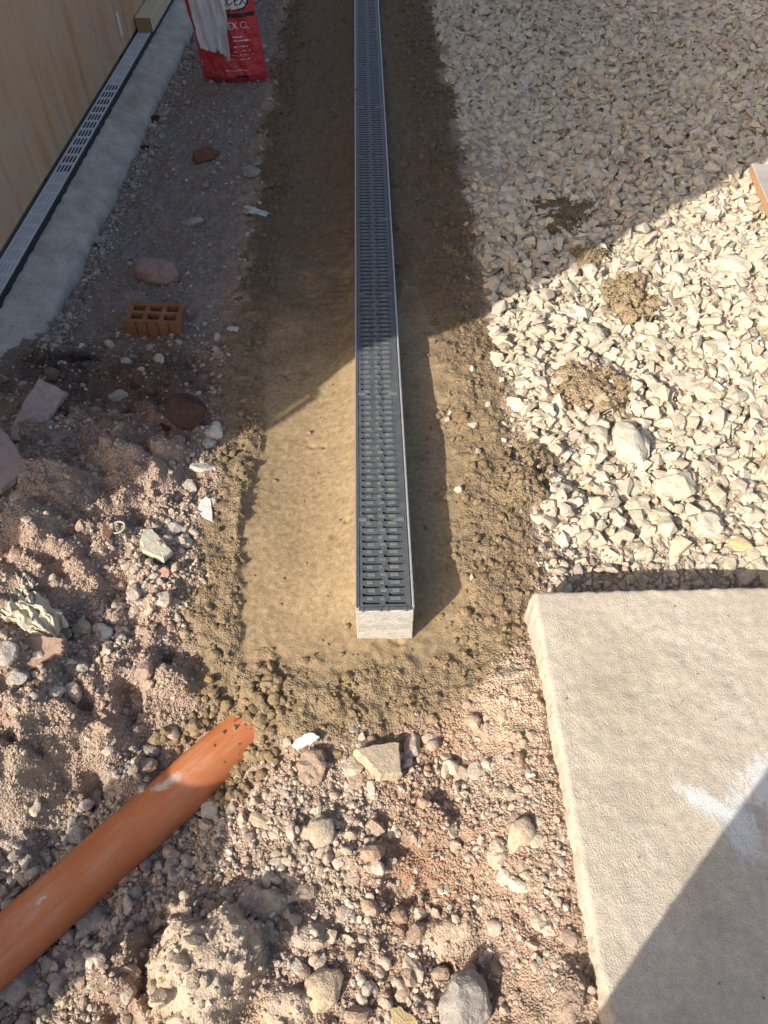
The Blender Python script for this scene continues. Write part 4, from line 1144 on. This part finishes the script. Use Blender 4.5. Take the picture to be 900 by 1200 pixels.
hero('dark_stone', 704, 132, 10, 8, (.06, .055, .05), 'single near-black stone in the shaded stone bed', sink=-.1)

# sand spilt on the stone bed
def sand_spill(px, py, wpx, hpx, label, seed, lit_tone=1.0):  # sun and shadow are put into the sand colour: lighter lit, darker shaded
    p = at(px, py, -.08); sc = F_PX / depth(p)
    rx, ry = wpx / 2 / sc, hpx / 2 / sc * 1.7
    n = 46
    a = np.linspace(-1.15, 1.15, n); A, B = np.meshgrid(a, a)
    x, y = A * rx, B * ry
    rr = np.hypot(A, B) + .75 * fbm(x + px, y + py, 11, 3, seed)
    z = .018 * np.clip(1 - rr, -1.2, 1) + .008 * fbm(x + px, y, 45, 3, seed + 3) + .006 * domes(x + px, y + py, 90, seed)
    z = np.where(rr > 1, z - .02, z)
    V = np.stack([x.ravel(), y.ravel(), z.ravel()], 1); id_ = np.arange(n * n).reshape(n, n)
    Fq = np.stack([id_[:-1, :-1].ravel(), id_[:-1, 1:].ravel(), id_[1:, 1:].ravel(), id_[1:, :-1].ravel()], 1)
    col_ = np.tile(np.array((.31, .235, .15)), (n * n, 1)) * lit_tone * (1 + .15 * fbm(x.ravel() + px, y.ravel(), 30, 2, seed))[:, None]
    root = empty('sand_spill', (p[0], p[1], -.070))
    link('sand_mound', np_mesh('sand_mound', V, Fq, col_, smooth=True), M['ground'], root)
    m_ = 60
    rad = np.sqrt(r3.uniform(0, 1.5, m_)); th = r3.uniform(0, 6.28, m_)
    pos = np.stack([rad * np.cos(th) * rx, rad * np.sin(th) * ry, np.zeros(m_)], 1)
    pos[:, 2] = .016 * np.clip(1 - rad, -.3, 1) + .012
    s = np.clip(r3.lognormal(math.log(.0045), .4, m_), .002, .011)[:, None] * r3.uniform(.8, 1.2, (m_, 3))
    cl = link('crumbs', merged('crumbs', 'clod1', pos, s, stone_cols(m_, sand_pal, r3) * lit_tone, r3), M['clod'], root); cl['kind'] = 'stuff'
    tag(root, label, 'sand')
sand_spill(660, 252, 66, 48, 'sand spill on shaded stone, coloured darker for the shade', 601, .7)
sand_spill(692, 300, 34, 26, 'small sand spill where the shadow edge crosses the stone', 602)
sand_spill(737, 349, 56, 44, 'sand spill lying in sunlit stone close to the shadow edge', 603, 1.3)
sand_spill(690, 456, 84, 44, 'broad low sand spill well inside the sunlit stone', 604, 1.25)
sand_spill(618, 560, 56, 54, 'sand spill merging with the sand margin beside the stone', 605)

# ---------------------------------------------------------------- hollow brick
def clay_brick():
    W, D, Hh = .168, .098, .064
    p = gp(182, 396)
    xs = [0, .006]; xm = ['w']
    hw, wl = .038, .0135
    xs = [0]; kinds = []
    x = .014; xs.append(x); kinds.append('w')
    for i in range(3):
        x += hw; xs.append(x); kinds.append('h')
        x += .0135 if i < 2 else .014; xs.append(x); kinds.append('w')
    W = xs[-1]
    # add grooves of the front face to the cuts
    gro = [W * t for t in (.2, .4, .6, .8)]
    allx = sorted(set(xs + [g - .0022 for g in gro] + [g + .0022 for g in gro]))
    ys = [0, .005, .016, .044, .056, .084, .093, D]
    def solid(xc, j):
        if j == 0 or j == 6: return not any(abs(xc - g) < .0022 for g in gro)
        if j in (2, 4):
            for i in range(len(kinds)):
                if kinds[i] == 'h' and xs[i] < xc < xs[i + 1]: return False
        return True
    mask = [[solid((allx[i] + allx[i + 1]) / 2, j) for j in range(len(ys) - 1)] for i in range(len(allx) - 1)]
    vs, fs = plate(allx, ys, mask, 0, Hh)
    bm = bmesh.new(); bv = [bm.verts.new((a - W / 2, b_, c)) for a, b_, c in vs]
    for f in fs: bm.faces.new([bv[i] for i in f])
    add_box(bm, -W / 2 + .006, W / 2 - .006, .018, D - .016, .001, .006)
    o = link('hollow_brick', bm_mesh('hollow_brick', bm), mottled('fired_clay', (.20, .085, .04), (.31, .145, .07), 22, .85, .002, 160))
    md = o.modifiers.new('edge_wear', 'BEVEL'); md.width = .0012; md.segments = 2; md.limit_method = 'ANGLE'
    o.location = (p[0], p[1], p[2] - .004); o.rotation_euler = (.05, .03, -.06)
    tag(o, 'orange perforated clay brick with six holes on the dusty soil', 'brick')
clay_brick()

# ---------------------------------------------------------------- orange drain pipe
def pipe_material():
    m, nt, b = new_mat('orange_pvc')
    tc = node(nt, 'ShaderNodeTexCoord'); vec = tc.outputs['Object']
    mp = node(nt, 'ShaderNodeMapping'); mp.inputs['Scale'].default_value = (1, .18, 1); nt.links.new(vec, mp.inputs[0])
    n1 = noise_tex(nt, 60, 6, .65, mp.outputs[0]); n2 = noise_tex(nt, 14, 5, .65, vec); n3 = noise_tex(nt, 300, 3, .6, vec); n4 = noise_tex(nt, 42, 4, .6, vec)
    c = ramp(nt, n2.outputs[0], [(.3, (.45, .145, .055)), (.7, (.51, .18, .072))]).outputs[0]
    sepn = node(nt, 'ShaderNodeSeparateXYZ'); nt.links.new(vec, sepn.inputs[0])
    up = ramp(nt, sepn.outputs[2], [(.0, 0.0), (.055, 1.0)])
    d = node(nt, 'ShaderNodeMath', operation='MULTIPLY'); nt.links.new(up.outputs[0], d.inputs[0])
    nt.links.new(ramp(nt, n1.outputs[0], [(.48, 0.0), (.78, .55)]).outputs[0], d.inputs[1])
    c = mixc(nt, c, (.50, .36, .27), d.outputs[0])
    def blob(cx, cy, rx, ry, rot=0):
        mm = node(nt, 'ShaderNodeMapping', vector_type='TEXTURE'); mm.inputs['Location'].default_value = (cx, cy, .054); mm.inputs['Scale'].default_value = (rx, ry, .06); mm.inputs['Rotation'].default_value = (0, 0, rot)
        dv = node(nt, 'ShaderNodeVectorMath', operation='MULTIPLY_ADD'); nt.links.new(n4.outputs['Color'], dv.inputs[0]); dv.inputs[1].default_value = (.03, .03, 0); nt.links.new(vec, dv.inputs[2])
        sh = node(nt, 'ShaderNodeVectorMath', operation='ADD'); nt.links.new(dv.outputs[0], sh.inputs[0]); sh.inputs[1].default_value = (-.015, -.015, 0)
        nt.links.new(sh.outputs[0], mm.inputs[0])
        ln = node(nt, 'ShaderNodeVectorMath', operation='LENGTH'); nt.links.new(mm.outputs[0], ln.inputs[0])
        ad = node(nt, 'ShaderNodeMath', operation='MULTIPLY_ADD'); nt.links.new(n2.outputs[0], ad.inputs[0]); ad.inputs[1].default_value = 1.6; nt.links.new(ln.outputs['Value'], ad.inputs[2])
        a2 = node(nt, 'ShaderNodeMath', operation='MULTIPLY_ADD'); nt.links.new(n1.outputs[0], a2.inputs[0]); a2.inputs[1].default_value = .9; nt.links.new(ad.outputs[0], a2.inputs[2])
        s = node(nt, 'ShaderNodeMath', operation='MULTIPLY'); nt.links.new(a2.outputs[0], s.inputs[0]); s.inputs[1].default_value = .4
        return ramp(nt, s.outputs[0], [(.66, .9), (.86, 0.0)]).outputs[0]
    for args in ((-.010, .40, .013, .05, -.25), (.004, .105, .012, .022, 0)):
        c = mixc(nt, c, (.56, .50, .45), blob(*args))
    nt.links.new(c, b.inputs['Base Color'])
    nt.links.new(ramp(nt, n1.outputs[0], [(.35, .34), (.7, .62)]).outputs[0], b.inputs['Roughness'])
    add_bump(nt, b, n3.outputs[0], .0004)
    return m
PA_, PB_ = at(0, 1115, -.2), at(275, 870, -.2)
ang = math.atan2(PB_[1] - PA_[1], PB_[0] - PA_[0])
def build_pipe():
    Rr, th, n, m_ = .0555, .0036, 96, 60
    y0, L = -.75, .648
    r = np.random.default_rng(12)
    jag = np.zeros(n)
    for i in range(n):
        t = 2 * math.pi * i / n                     # 0 = right side, pi/2 = top, pi = left (uphill) side
        e = .02 * math.exp(-((t - 2.35) / .28) ** 2) - .055 * math.exp(-((t - 1.85) / .26) ** 2) + .012 * math.exp(-((t - 1.2) / .25) ** 2) - .05 * math.exp(-((t - .1) / .5) ** 2) - .05 * math.exp(-((t - 6.3) / .5) ** 2)
        jag[i] = L + e + r.normal(0, .0011)
    V = []; Fq = []
    rings = []
    for s in range(m_ + 1):
        f = s / m_
        base = len(V)
        for i in range(n):
            t = 2 * math.pi * i / n; y = y0 + (jag[i] - y0) * f
            V.append((Rr * math.cos(t), y, Rr * math.sin(t)))
        rings.append(base)
    inner = []
    for s in (1.0, .9, .5, 0.0):
        base = len(V)
        for i in range(n):
            t = 2 * math.pi * i / n; y = y0 + (jag[i] - y0) * s
            V.append(((Rr - th) * math.cos(t), y, (Rr - th) * math.sin(t)))
        inner.append(base)
    seq = rings + inner
    for a, b_ in zip(seq[:-1], seq[1:]):
        for i in range(n):
            k = (i + 1) % n; Fq.append((a + i, a + k, b_ + k, b_ + i))
    a, b_ = seq[-1], seq[0]
    for i in range(n):
        k = (i + 1) % n; Fq.append((a + i, a + k, b_ + k, b_ + i))
    me = np_mesh('drain_pipe', V, Fq, smooth=True)
    root = link('drain_pipe', me, pipe_material())
    root.location = (PA_[0], PA_[1], -.2); root.rotation_euler = (0, 0, ang - math.pi / 2)
    tag(root, 'orange plastic drain pipe with a broken end in the trench', 'pipe')
    # fine moulded seam lines
    for t0 in (1.05, 2.0):
        bm = bmesh.new(); vs = []
        for s in range(2):
            y = y0 if s == 0 else L - .09
            vs.append([bm.verts.new(((Rr + h_) * math.cos(t0 + dt), y, (Rr + h_) * math.sin(t0 + dt))) for dt, h_ in ((-.014, -.0004), (0, .0005), (.014, -.0004))])
        for i in range(2): bm.faces.new((vs[0][i], vs[0][i + 1], vs[1][i + 1], vs[1][i]))
        link('seam_line', bm_mesh('seam_line', bm), root.data.materials[0], root)
    # grit resting on the crown by the broken end
    m2 = 30
    pos = np.zeros((m2, 3)); yy = L - .02 - np.abs(r.normal(0, .055, m2)); tt = r.normal(1.45, .35, m2); s = np.clip(r.lognormal(math.log(.0022), .45, m2), .001, .006)
    pos[:, 0] = (Rr + s * .4) * np.cos(tt); pos[:, 1] = yy; pos[:, 2] = (Rr + s * .4) * np.sin(tt)
    g = link('pipe_grit', merged('pipe_grit', 'clod1', pos, s[:, None] * np.ones((1, 3)), stone_cols(m2, sand_pal, r), r), M['clod'])
    g.location = root.location; g.rotation_euler = root.rotation_euler
    tag(g, 'specks of sand grit resting on the broken pipe end', 'grit', kind='stuff')
    # clods heaped round the end
    m3 = 210
    P3 = []
    ax = np.array((math.cos(ang), math.sin(ang))); nr = np.array((ax[1], -ax[0]))
    for _ in range(m3):
        t = r.uniform(.44, .70); side = r.choice([-1, 1, 1]); off = side * (abs(r.normal(0, .028)) + (.052 if t < .6 else .0)) 
        xy = np.array(PA_[:2]) + ax * t + nr * off
        P3.append((*xy, t))
    P3 = np.array(P3); rad = np.clip(r.lognormal(math.log(.008), .35, m3), .004, .016)
    hz = height(P3[:, 0], P3[:, 1]) + rad * .5
    sc3 = rad[:, None] * r.uniform(.75, 1.25, (m3, 3))
    tag(link('pipe_end_clods', merged('pipe_end_clods', 'clod2', np.stack([P3[:, 0], P3[:, 1], hz], 1), sc3, stone_cols(m3, sand_pal, r), r), M['clod']), 'damp sand clods heaped against the broken pipe end', 'clods', kind='stuff')
build_pipe()

# ---------------------------------------------------------------- crumpled cloth on the spoil
def cloth_sheet(name, n, sx, sy, hfun, mat, thick=.0015):
    a = np.linspace(-.5, .5, n); A, B = np.meshgrid(a, a)
    V = hfun(A, B, sx, sy).reshape(-1, 3)
    id_ = np.arange(n * n).reshape(n, n)
    Fq = np.stack([id_[:-1, :-1].ravel(), id_[:-1, 1:].ravel(), id_[1:, 1:].ravel(), id_[1:, :-1].ravel()], 1)
    o = link(name, np_mesh(name, V, Fq, smooth=True), mat)
    md = o.modifiers.new('thickness', 'SOLIDIFY'); md.thickness = thick
    return o
M['rag'] = mottled('cream_cloth', (.46, .41, .32), (.58, .53, .43), 18, .9, .0012, 260)
def rag_fn(A, B, sx, sy):
    u = A * sx; v = B * sy
    w = 1 - .35 * (A + .5)
    lim = np.hypot(A, B)
    x = u + .012 * fbm(A, B, 3, 3, 701); y = v * w + .016 * fbm(A, B, 3.5, 3, 702)
    ph = B * 4.3 + .9 * fbm(A, B, 1.6, 2, 703) + A * .8
    fold = np.clip(1.1 - 1.7 * np.abs(fbm(A * .9 + .25 * B, B * 2.6 + .35 * A, 1.7, 3, 703)), -.4, 1.1)
    edge = (1 - sstep(.36, .5, np.abs(B))) * (1 - sstep(.42, .5, np.abs(A)))
    z = .004 + edge * (.012 + .018 * fold + .02 * (1 - np.clip(2 * lim, 0, 1) ** 2)) + .004 * fbm(A, B, 3, 2, 705)
    return np.stack([x, y, z], -1)
p = gp(36, 722)
rag = cloth_sheet('crumpled_cloth', 110, .165, .105, rag_fn, M['rag'])
rag.location = (p[0], p[1], p[2] - .012); rag.rotation_euler = (0, 0, -.62)
tag(rag, 'crumpled cream cloth with folds lying on the spoil', 'cloth')
def scrap_fn(A, B, sx, sy):
    x = A * sx + .004 * fbm(A, B, 4, 2, 711); y = B * sy * (1 - .5 * (A + .5)); z = .012 + .01 * fbm(A, B, 3, 3, 712) + .01 * A
    return np.stack([x, y, z], -1)
p = gp(30, 684)
sc2 = cloth_sheet('paper_scrap', 36, .05, .04, scrap_fn, mottled('buff_paper', (.42, .36, .28), (.52, .46, .37), 30, .9, .0005))
sc2.location = p.tolist(); sc2.rotation_euler = (.2, 0, 2.2)
tag(sc2, 'buff paper scrap sticking up beside the crumpled cloth', 'paper')

# plastic litter
M['plastic'] = simple('thin_plastic', (.62, .68, .70), .25)
M['plastic'].node_tree.nodes['Principled BSDF'].inputs['Alpha'].default_value = .85
def litter_fn(seed):
    def f(A, B, sx, sy):
        x = A * sx + .2 * sx * fbm(A, B, 2.5, 2, seed); y = B * sy + .35 * sy * fbm(A, B, 3, 2, seed + 1)
        z = .012 + .012 * np.abs(fbm(A, B, 4, 3, seed + 2)) + .006 * fbm(A, B, 9, 2, seed + 3)
        return np.stack([x, y, z], -1)
    return f
for px, py, sx, sy, rz, lab, sd in ((300, 252, .095, .035, -.5, 'crumpled clear blue plastic wrapper on the sand clods', 721), (534, 93, .035, .03, .3, 'white plastic scrap at the edge of the shaded stone', 731), (541, 113, .03, .025, .8, 'smaller white plastic scrap at the edge of the shaded stone', 741)):
    p = gp(px, py); o = cloth_sheet('plastic_scrap', 40, sx, sy, litter_fn(sd), M['plastic'], .0004)
    o.location = p.tolist(); o.rotation_euler = (0, 0, rz); tag(o, lab, 'plastic')
# red scrap in the stones
hero('red_scrap', 752, 612, 8, 12, (.62, .10, .07), 'tiny red scrap between the limestone pieces', 'scrap', sink=-.1)

# ---------------------------------------------------------------- timber board on the stone bed
p = at(880, 193, -.035)
bm = bmesh.new(); add_box(bm, 0, .75, -.40, 0, -.035, 0.0, .003)
bd = empty('timber_board', (p[0], p[1], -.028)); bd.rotation_euler = (0, .03, -.13)
link('board', bm_mesh('board', bm), mottled('weathered_board', (.34, .31, .28), (.48, .45, .41), 10, .85, .0012, 90, stretch=(.15, 1, 1)), bd)
bm = bmesh.new(); add_box(bm, -.0016, .003, -.397, -.003, -.032, -.003)
link('cut_end', bm_mesh('cut_end', bm), mottled('board_end', (.42, .25, .12), (.55, .36, .19), 40, .85, .001, 160), bd)
tag(bd, 'grey weathered timber board lying on the stone bed', 'board')

# ---------------------------------------------------------------- red bag with a white sack over it
def bag_surface(u, v):
    """u across (-1..1), v up (0..1) -> local point on the front face"""
    W = .158 * (1 + .05 * (1 - v) ** 2 * np.sign(u) * .6 - .09 * v)
    x = u * W - .0275 * v + .010 * fbm(u * .2, v, 2.3, 2, 804) * (v > .02)
    bul = .052 * (1 - np.abs(u) ** 2.6) * (1 - .55 * v) * sstep(-.02, .10, v) ** .6
    wr = .018 * (.5 - np.abs(fbm(u * .9 + v * .5, v * 1.3, 2.2, 3, 801))) + .006 * fbm(u, v, 4, 2, 802) + .004 * np.exp(-((u - .55 - .35 * (v - .2)) / .09) ** 2) * (1 - v) * 2 - .006 * np.exp(-((u + .72) / .06) ** 2)
    y = -bul - wr * (1 - np.abs(u) ** 4) - .03 * v
    z = v * .47 + .016 * np.abs(u) ** 3 * (1 - v) + .012 * fbm(u, v * 0 + .3, 1.5, 2, 803) * v
    return x, y, z
bp = gp(276, 97)
bag = empty('red_bag', (bp[0], bp[1] + .03, bp[2] - .004), -.03)
tag(bag, 'red powder bag with white lettering standing on the dusty ground', 'bag')
def red_bag_mat():
    m, nt, b = new_mat('red_film')
    tc = node(nt, 'ShaderNodeTexCoord'); n1 = noise_tex(nt, 16, 5, .6, tc.outputs['Object']); n2 = noise_tex(nt, 35, 4, .6, tc.outputs['Object'], .8)
    c = ramp(nt, n1.outputs[0], [(.3, (.50, .04, .05)), (.7, (.62, .06, .07))]).outputs[0]
    nt.links.new(c, b.inputs['Base Color']); b.inputs['Roughness'].default_value = .42
    add_bump(nt, b, n2.outputs[0], .010)
    return m
nU, nV = 60, 70
uu = np.linspace(-1, 1, nU); vv_ = np.linspace(0, 1, nV); Ug, Vg = np.meshgrid(uu, vv_)
x, y, z = bag_surface(Ug, Vg)
front = np.stack([x.ravel(), y.ravel(), z.ravel()], 1)
back = np.stack([x.ravel(), (-y * .75 - .045 * Vg).ravel(), z.ravel()], 1)
id_ = np.arange(nU * nV).reshape(nV, nU)
qf = np.stack([id_[:-1, :-1].ravel(), id_[:-1, 1:].ravel(), id_[1:, 1:].ravel(), id_[1:, :-1].ravel()], 1)
qb = qf[:, ::-1] + nU * nV
me = np_mesh('bag_body', np.concatenate([front, back]), np.concatenate([qf, qb]), smooth=True)
bm = bmesh.new(); bm.from_mesh(me); bmesh.ops.remove_doubles(bm, verts=bm.verts, dist=.0004); bm.to_mesh(me); bm.free()
link('bag_body', me, red_bag_mat(), bag)
bag_white = simple('bag_print_white', (.72, .70, .70), .5); bag_dark = simple('bag_print_dark', (.018, .018, .03), .5)
def on_bag(x, z, off):
    v = np.clip(z / .47, 0, 1); u = (x + .0275 * v) / (.158 * (1 - .09 * v))
    return x, float(bag_surface(np.array([np.clip(u, -1, 1)]), np.array([v]))[1][0]) - off, z
def bag_patch(name, outline_fn, mat, off, parent=bag):
    bm = bmesh.new(); outline_fn(bm)
    bmesh.ops.triangulate(bm, faces=bm.faces)
    for v in bm.verts: v.co = on_bag(v.co.x, v.co.z, off)
    return link(name, bm_mesh(name, bm), mat, parent)
def grid_rect(x0, x1, z0, z1, nx=14, nz=3):
    def f(bm):
        g = [[bm.verts.new((x0 + (x1 - x0) * i / nx, 0, z0 + (z1 - z0) * j / nz)) for i in range(nx + 1)] for j in range(nz + 1)]
        for j in range(nz):
            for i in range(nx): bm.faces.new((g[j][i], g[j][i + 1], g[j + 1][i + 1], g[j + 1][i]))
    return f
def ell(cx, cz, rx, rz, n=36, rings=6):
    def f(bm):
        c = bm.verts.new((cx, 0, cz)); prev = None
        for k in range(1, rings + 1):
            cur = []
            for i in range(n):
                t = 2 * math.pi * i / n; e = .75
                ct, st = math.cos(t), math.sin(t)
                cur.append(bm.verts.new((cx + rx * k / rings * math.copysign(abs(ct) ** e, ct), 0, cz + rz * k / rings * math.copysign(abs(st) ** e, st))))
            for i in range(n):
                if prev is None: bm.faces.new((c, cur[i], cur[(i + 1) % n]))
                else: bm.faces.new((prev[i], cur[i], cur[(i + 1) % n], prev[(i + 1) % n]))
            prev = cur
    return f
def bag_text(body, x, z, size, mat, off, name='lettering', rot=0.0, align='LEFT', xs=1.0):
    cu = bpy.data.curves.new(name, 'FONT'); cu.body = body; cu.size = size; cu.align_x = align; cu.resolution_u = 3
    o = bpy.data.objects.new(name, cu); COL.objects.link(o)
    dg = bpy.context.evaluated_depsgraph_get()
    me = bpy.data.meshes.new_from_object(o.evaluated_get(dg))
    bpy.data.objects.remove(o)
    me.name = name
    bm = bmesh.new(); bm.from_mesh(me)
    bmesh.ops.triangulate(bm, faces=bm.faces)
    bmesh.ops.subdivide_edges(bm, edges=[e for e in bm.edges if e.calc_length() > size * .25], cuts=2)
    cr, sr = math.cos(rot), math.sin(rot)
    for v in bm.verts:
        a, b_ = v.co.x * xs, v.co.y
        v.co = on_bag(x + a * cr - b_ * sr, z + a * sr + b_ * cr, off)
    bm.to_mesh(me); bm.free(); me.materials.clear()
    return link(name, me, mat, bag)
bag_patch('dark_band', grid_rect(-.158, .125, .286, .303, 30, 2), bag_dark, .0014)
bag_patch('logo_rim', ell(.022, .352, .086, .041), bag_dark, .0014)
bag_patch('logo_oval', ell(.022, .352, .079, .035), bag_white, .0022)
bag_text('ARDEX', -.046, .334, .052, bag_dark, .003, xs=.86)
bag_text('TEX CL', -.016, .240, .042, bag_white, .0018, xs=.85)
bag_text('2', -.150, .080, .030, bag_white, .0018)
bag_text('AR', -.158, .345, .05, bag_dark, .0018, rot=-1.35, xs=.8)
bag_text('K', -.153, .225, .026, bag_white, .0018, rot=-1.4)
r4 = np.random.default_rng(3)
for zz, x0, x1, hh in ((.206, .022, .062, .006), (.190, .022, .098, .007), (.166, .022, .085, .005), (.147, .018, .092, .0045), (.130, -.03, .108, .004), (.112, -.02, .09, .004), (.066, -.03, .07, .004)):
    xq = x0                                          # too small to read: runs of word-long marks
    while xq < x1 - .006:
        wl = min(r4.uniform(.008, .022), x1 - xq)
        bag_patch('print_line', grid_rect(xq, xq + wl, zz, zz + hh * .75, 3, 1), bag_white, .0018); xq += wl + .0035
bag_patch('bottom_mark', grid_rect(.01, .09, .036, .046, 8, 1), bag_dark, .0018)
# white sack
M['sack'] = mottled('white_plastic_sack', (.60, .59, .63), (.72, .71, .74), 20, .5, .003, 40)
def sack_fn(A, B, sx, sy):
    u = A; v = B + .5                                # v: 0 hem at the bottom .. 1 top
    width = .168 - .04 * (1 - v) + .01 * fbm(A, B, 2, 2, 761)
    x = -.070 + u * width + .018 * (1 - v) + .008 * fbm(A, B, 2.5, 3, 762)
    hem = .16 + .025 * np.abs(u) - .05 * np.exp(-((u - .38) / .13) ** 2) + .006 * np.sin(u * 23)
    z = hem + v * (.54 - hem)
    fold = np.abs((((u * 2.7 + .35 * fbm(A, B, 1.6, 2, 763) + .3 * v) % 1) - .5) * 2)
    y = -.068 - .036 * v - .036 * (1 - fold) ** 1.2 - .008 * fbm(A, B, 4, 3, 764) - .018 * (1 - v)
    top = sstep(.8, 1.0, v)
    y = y + .05 * top
    return np.stack([x, y, z], -1)
sack = cloth_sheet('white_sack', 90, 1, 1, sack_fn, M['sack'], .0012)
sack.location = bag.location; sack.rotation_euler = bag.rotation_euler
tag(sack, 'crumpled white plastic sack draped over the red bag', 'sack')

# ---------------------------------------------------------------- behind the camera: bucket added only to shade the pipe, and the person who casts the corner shadow
def bucket():
    p = np.array((-1.12, -.13)); z0 = float(height(p[0:1], p[1:2])[0]) - .01
    root = empty('shadow_bucket', (p[0], p[1], z0))
    n = 40; prof = [(.0, .004), (.10, .004), (.105, .0), (.135, .29), (.145, .29), (.145, .305), (.132, .305), (.098, .012), (0, .012)]
    bm = bmesh.new(); rg = []
    for r_, z_ in prof: rg.append([bm.verts.new((max(r_, .0005) * math.cos(2 * math.pi * i / n), max(r_, .0005) * math.sin(2 * math.pi * i / n), z_)) for i in range(n)])
    for a, b_ in zip(rg[:-1], rg[1:]):
        for i in range(n): bm.faces.new((a[i], a[(i + 1) % n], b_[(i + 1) % n], b_[i]))
    link('pail', bm_mesh('pail', bm, False), M['black'], root)
    bm = bmesh.new(); pr = None
    for i in range(25):
        t = math.pi * i / 24; c = Vector((.143 * math.cos(t), .10 * math.sin(t), .27 + .0 * math.sin(t)))
        cur = [bm.verts.new(c + Vector((.003 * math.cos(k * 2.1), 0, .003 * math.sin(k * 2.1)))) for k in range(3)]
        if pr:
            for k in range(3): bm.faces.new((pr[k], pr[(k + 1) % 3], cur[(k + 1) % 3], cur[k]))
        pr = cur
    link('bail_handle', bm_mesh('bail_handle', bm), M['steel'], root)
    tag(root, 'black bucket added out of view to shade the pipe trench', 'bucket')
bucket()
def person():
    gz0 = -.16
    P = {'pelvis': (0, 0, .93), 'waist': (0, .0, 1.08), 'chest': (0, .03, 1.28), 'neck': (0, .05, 1.47), 'head0': (0, .08, 1.56), 'head1': (0, .10, 1.68),
         'shl': (-.18, .03, 1.40), 'ell': (-.23, .04, 1.14), 'wrl': (-.17, .22, 1.30), 'hal': (-.13, .27, 1.36),
         'shr': (.18, .03, 1.40), 'elr': (.23, .04, 1.14), 'wrr': (.02, .22, 1.30), 'har': (-.02, .27, 1.36),
         'hpl': (-.10, 0, .88), 'knl': (-.11, .02, .50), 'anl': (-.11, -.02, .09), 'tol': (-.13, .14, .03),
         'hpr': (.10, 0, .88), 'knr': (.11, .02, .50), 'anr': (.11, -.02, .09), 'tor': (.13, .14, .03)}
    Rd = {'pelvis': .175, 'waist': .165, 'chest': .175, 'neck': .06, 'head0': .085, 'head1': .085, 'shl': .085, 'ell': .07, 'wrl': .032, 'hal': .035, 'shr': .085, 'elr': .07, 'wrr': .032, 'har': .035,
          'hpl': .11, 'knl': .085, 'anl': .048, 'tol': .04, 'hpr': .11, 'knr': .085, 'anr': .048, 'tor': .04}
    E_ = [('pelvis', 'waist'), ('waist', 'chest'), ('chest', 'neck'), ('neck', 'head0'), ('head0', 'head1'), ('chest', 'shl'), ('shl', 'ell'), ('ell', 'wrl'), ('wrl', 'hal'), ('chest', 'shr'), ('shr', 'elr'), ('elr', 'wrr'), ('wrr', 'har'),
          ('pelvis', 'hpl'), ('hpl', 'knl'), ('knl', 'anl'), ('anl', 'tol'), ('pelvis', 'hpr'), ('hpr', 'knr'), ('knr', 'anr'), ('anr', 'tor')]
    keys = list(P); me = bpy.data.meshes.new('person')
    me.from_pydata([P[k] for k in keys], [(keys.index(a), keys.index(b_)) for a, b_ in E_], [])
    o = link('person', me, mottled('navy_workwear', (.02, .025, .045), (.035, .04, .065), 12, .9, .002, 60))
    o.modifiers.new('skin', 'SKIN')
    sk = me.skin_vertices[0].data
    for i, k in enumerate(keys): sk[i].radius = (Rd[k], Rd[k] * (.72 if k in ('chest', 'waist', 'pelvis') else 1))
    sk[0].use_root = True
    sd = o.modifiers.new('smooth', 'SUBSURF'); sd.levels = 2; sd.render_levels = 2
    o.location = (.09, -.31, gz0); o.rotation_euler = (0, 0, 0)
    tag(o, 'person in navy workwear standing in front of the slab edge, holding both hands up', 'person')
person()
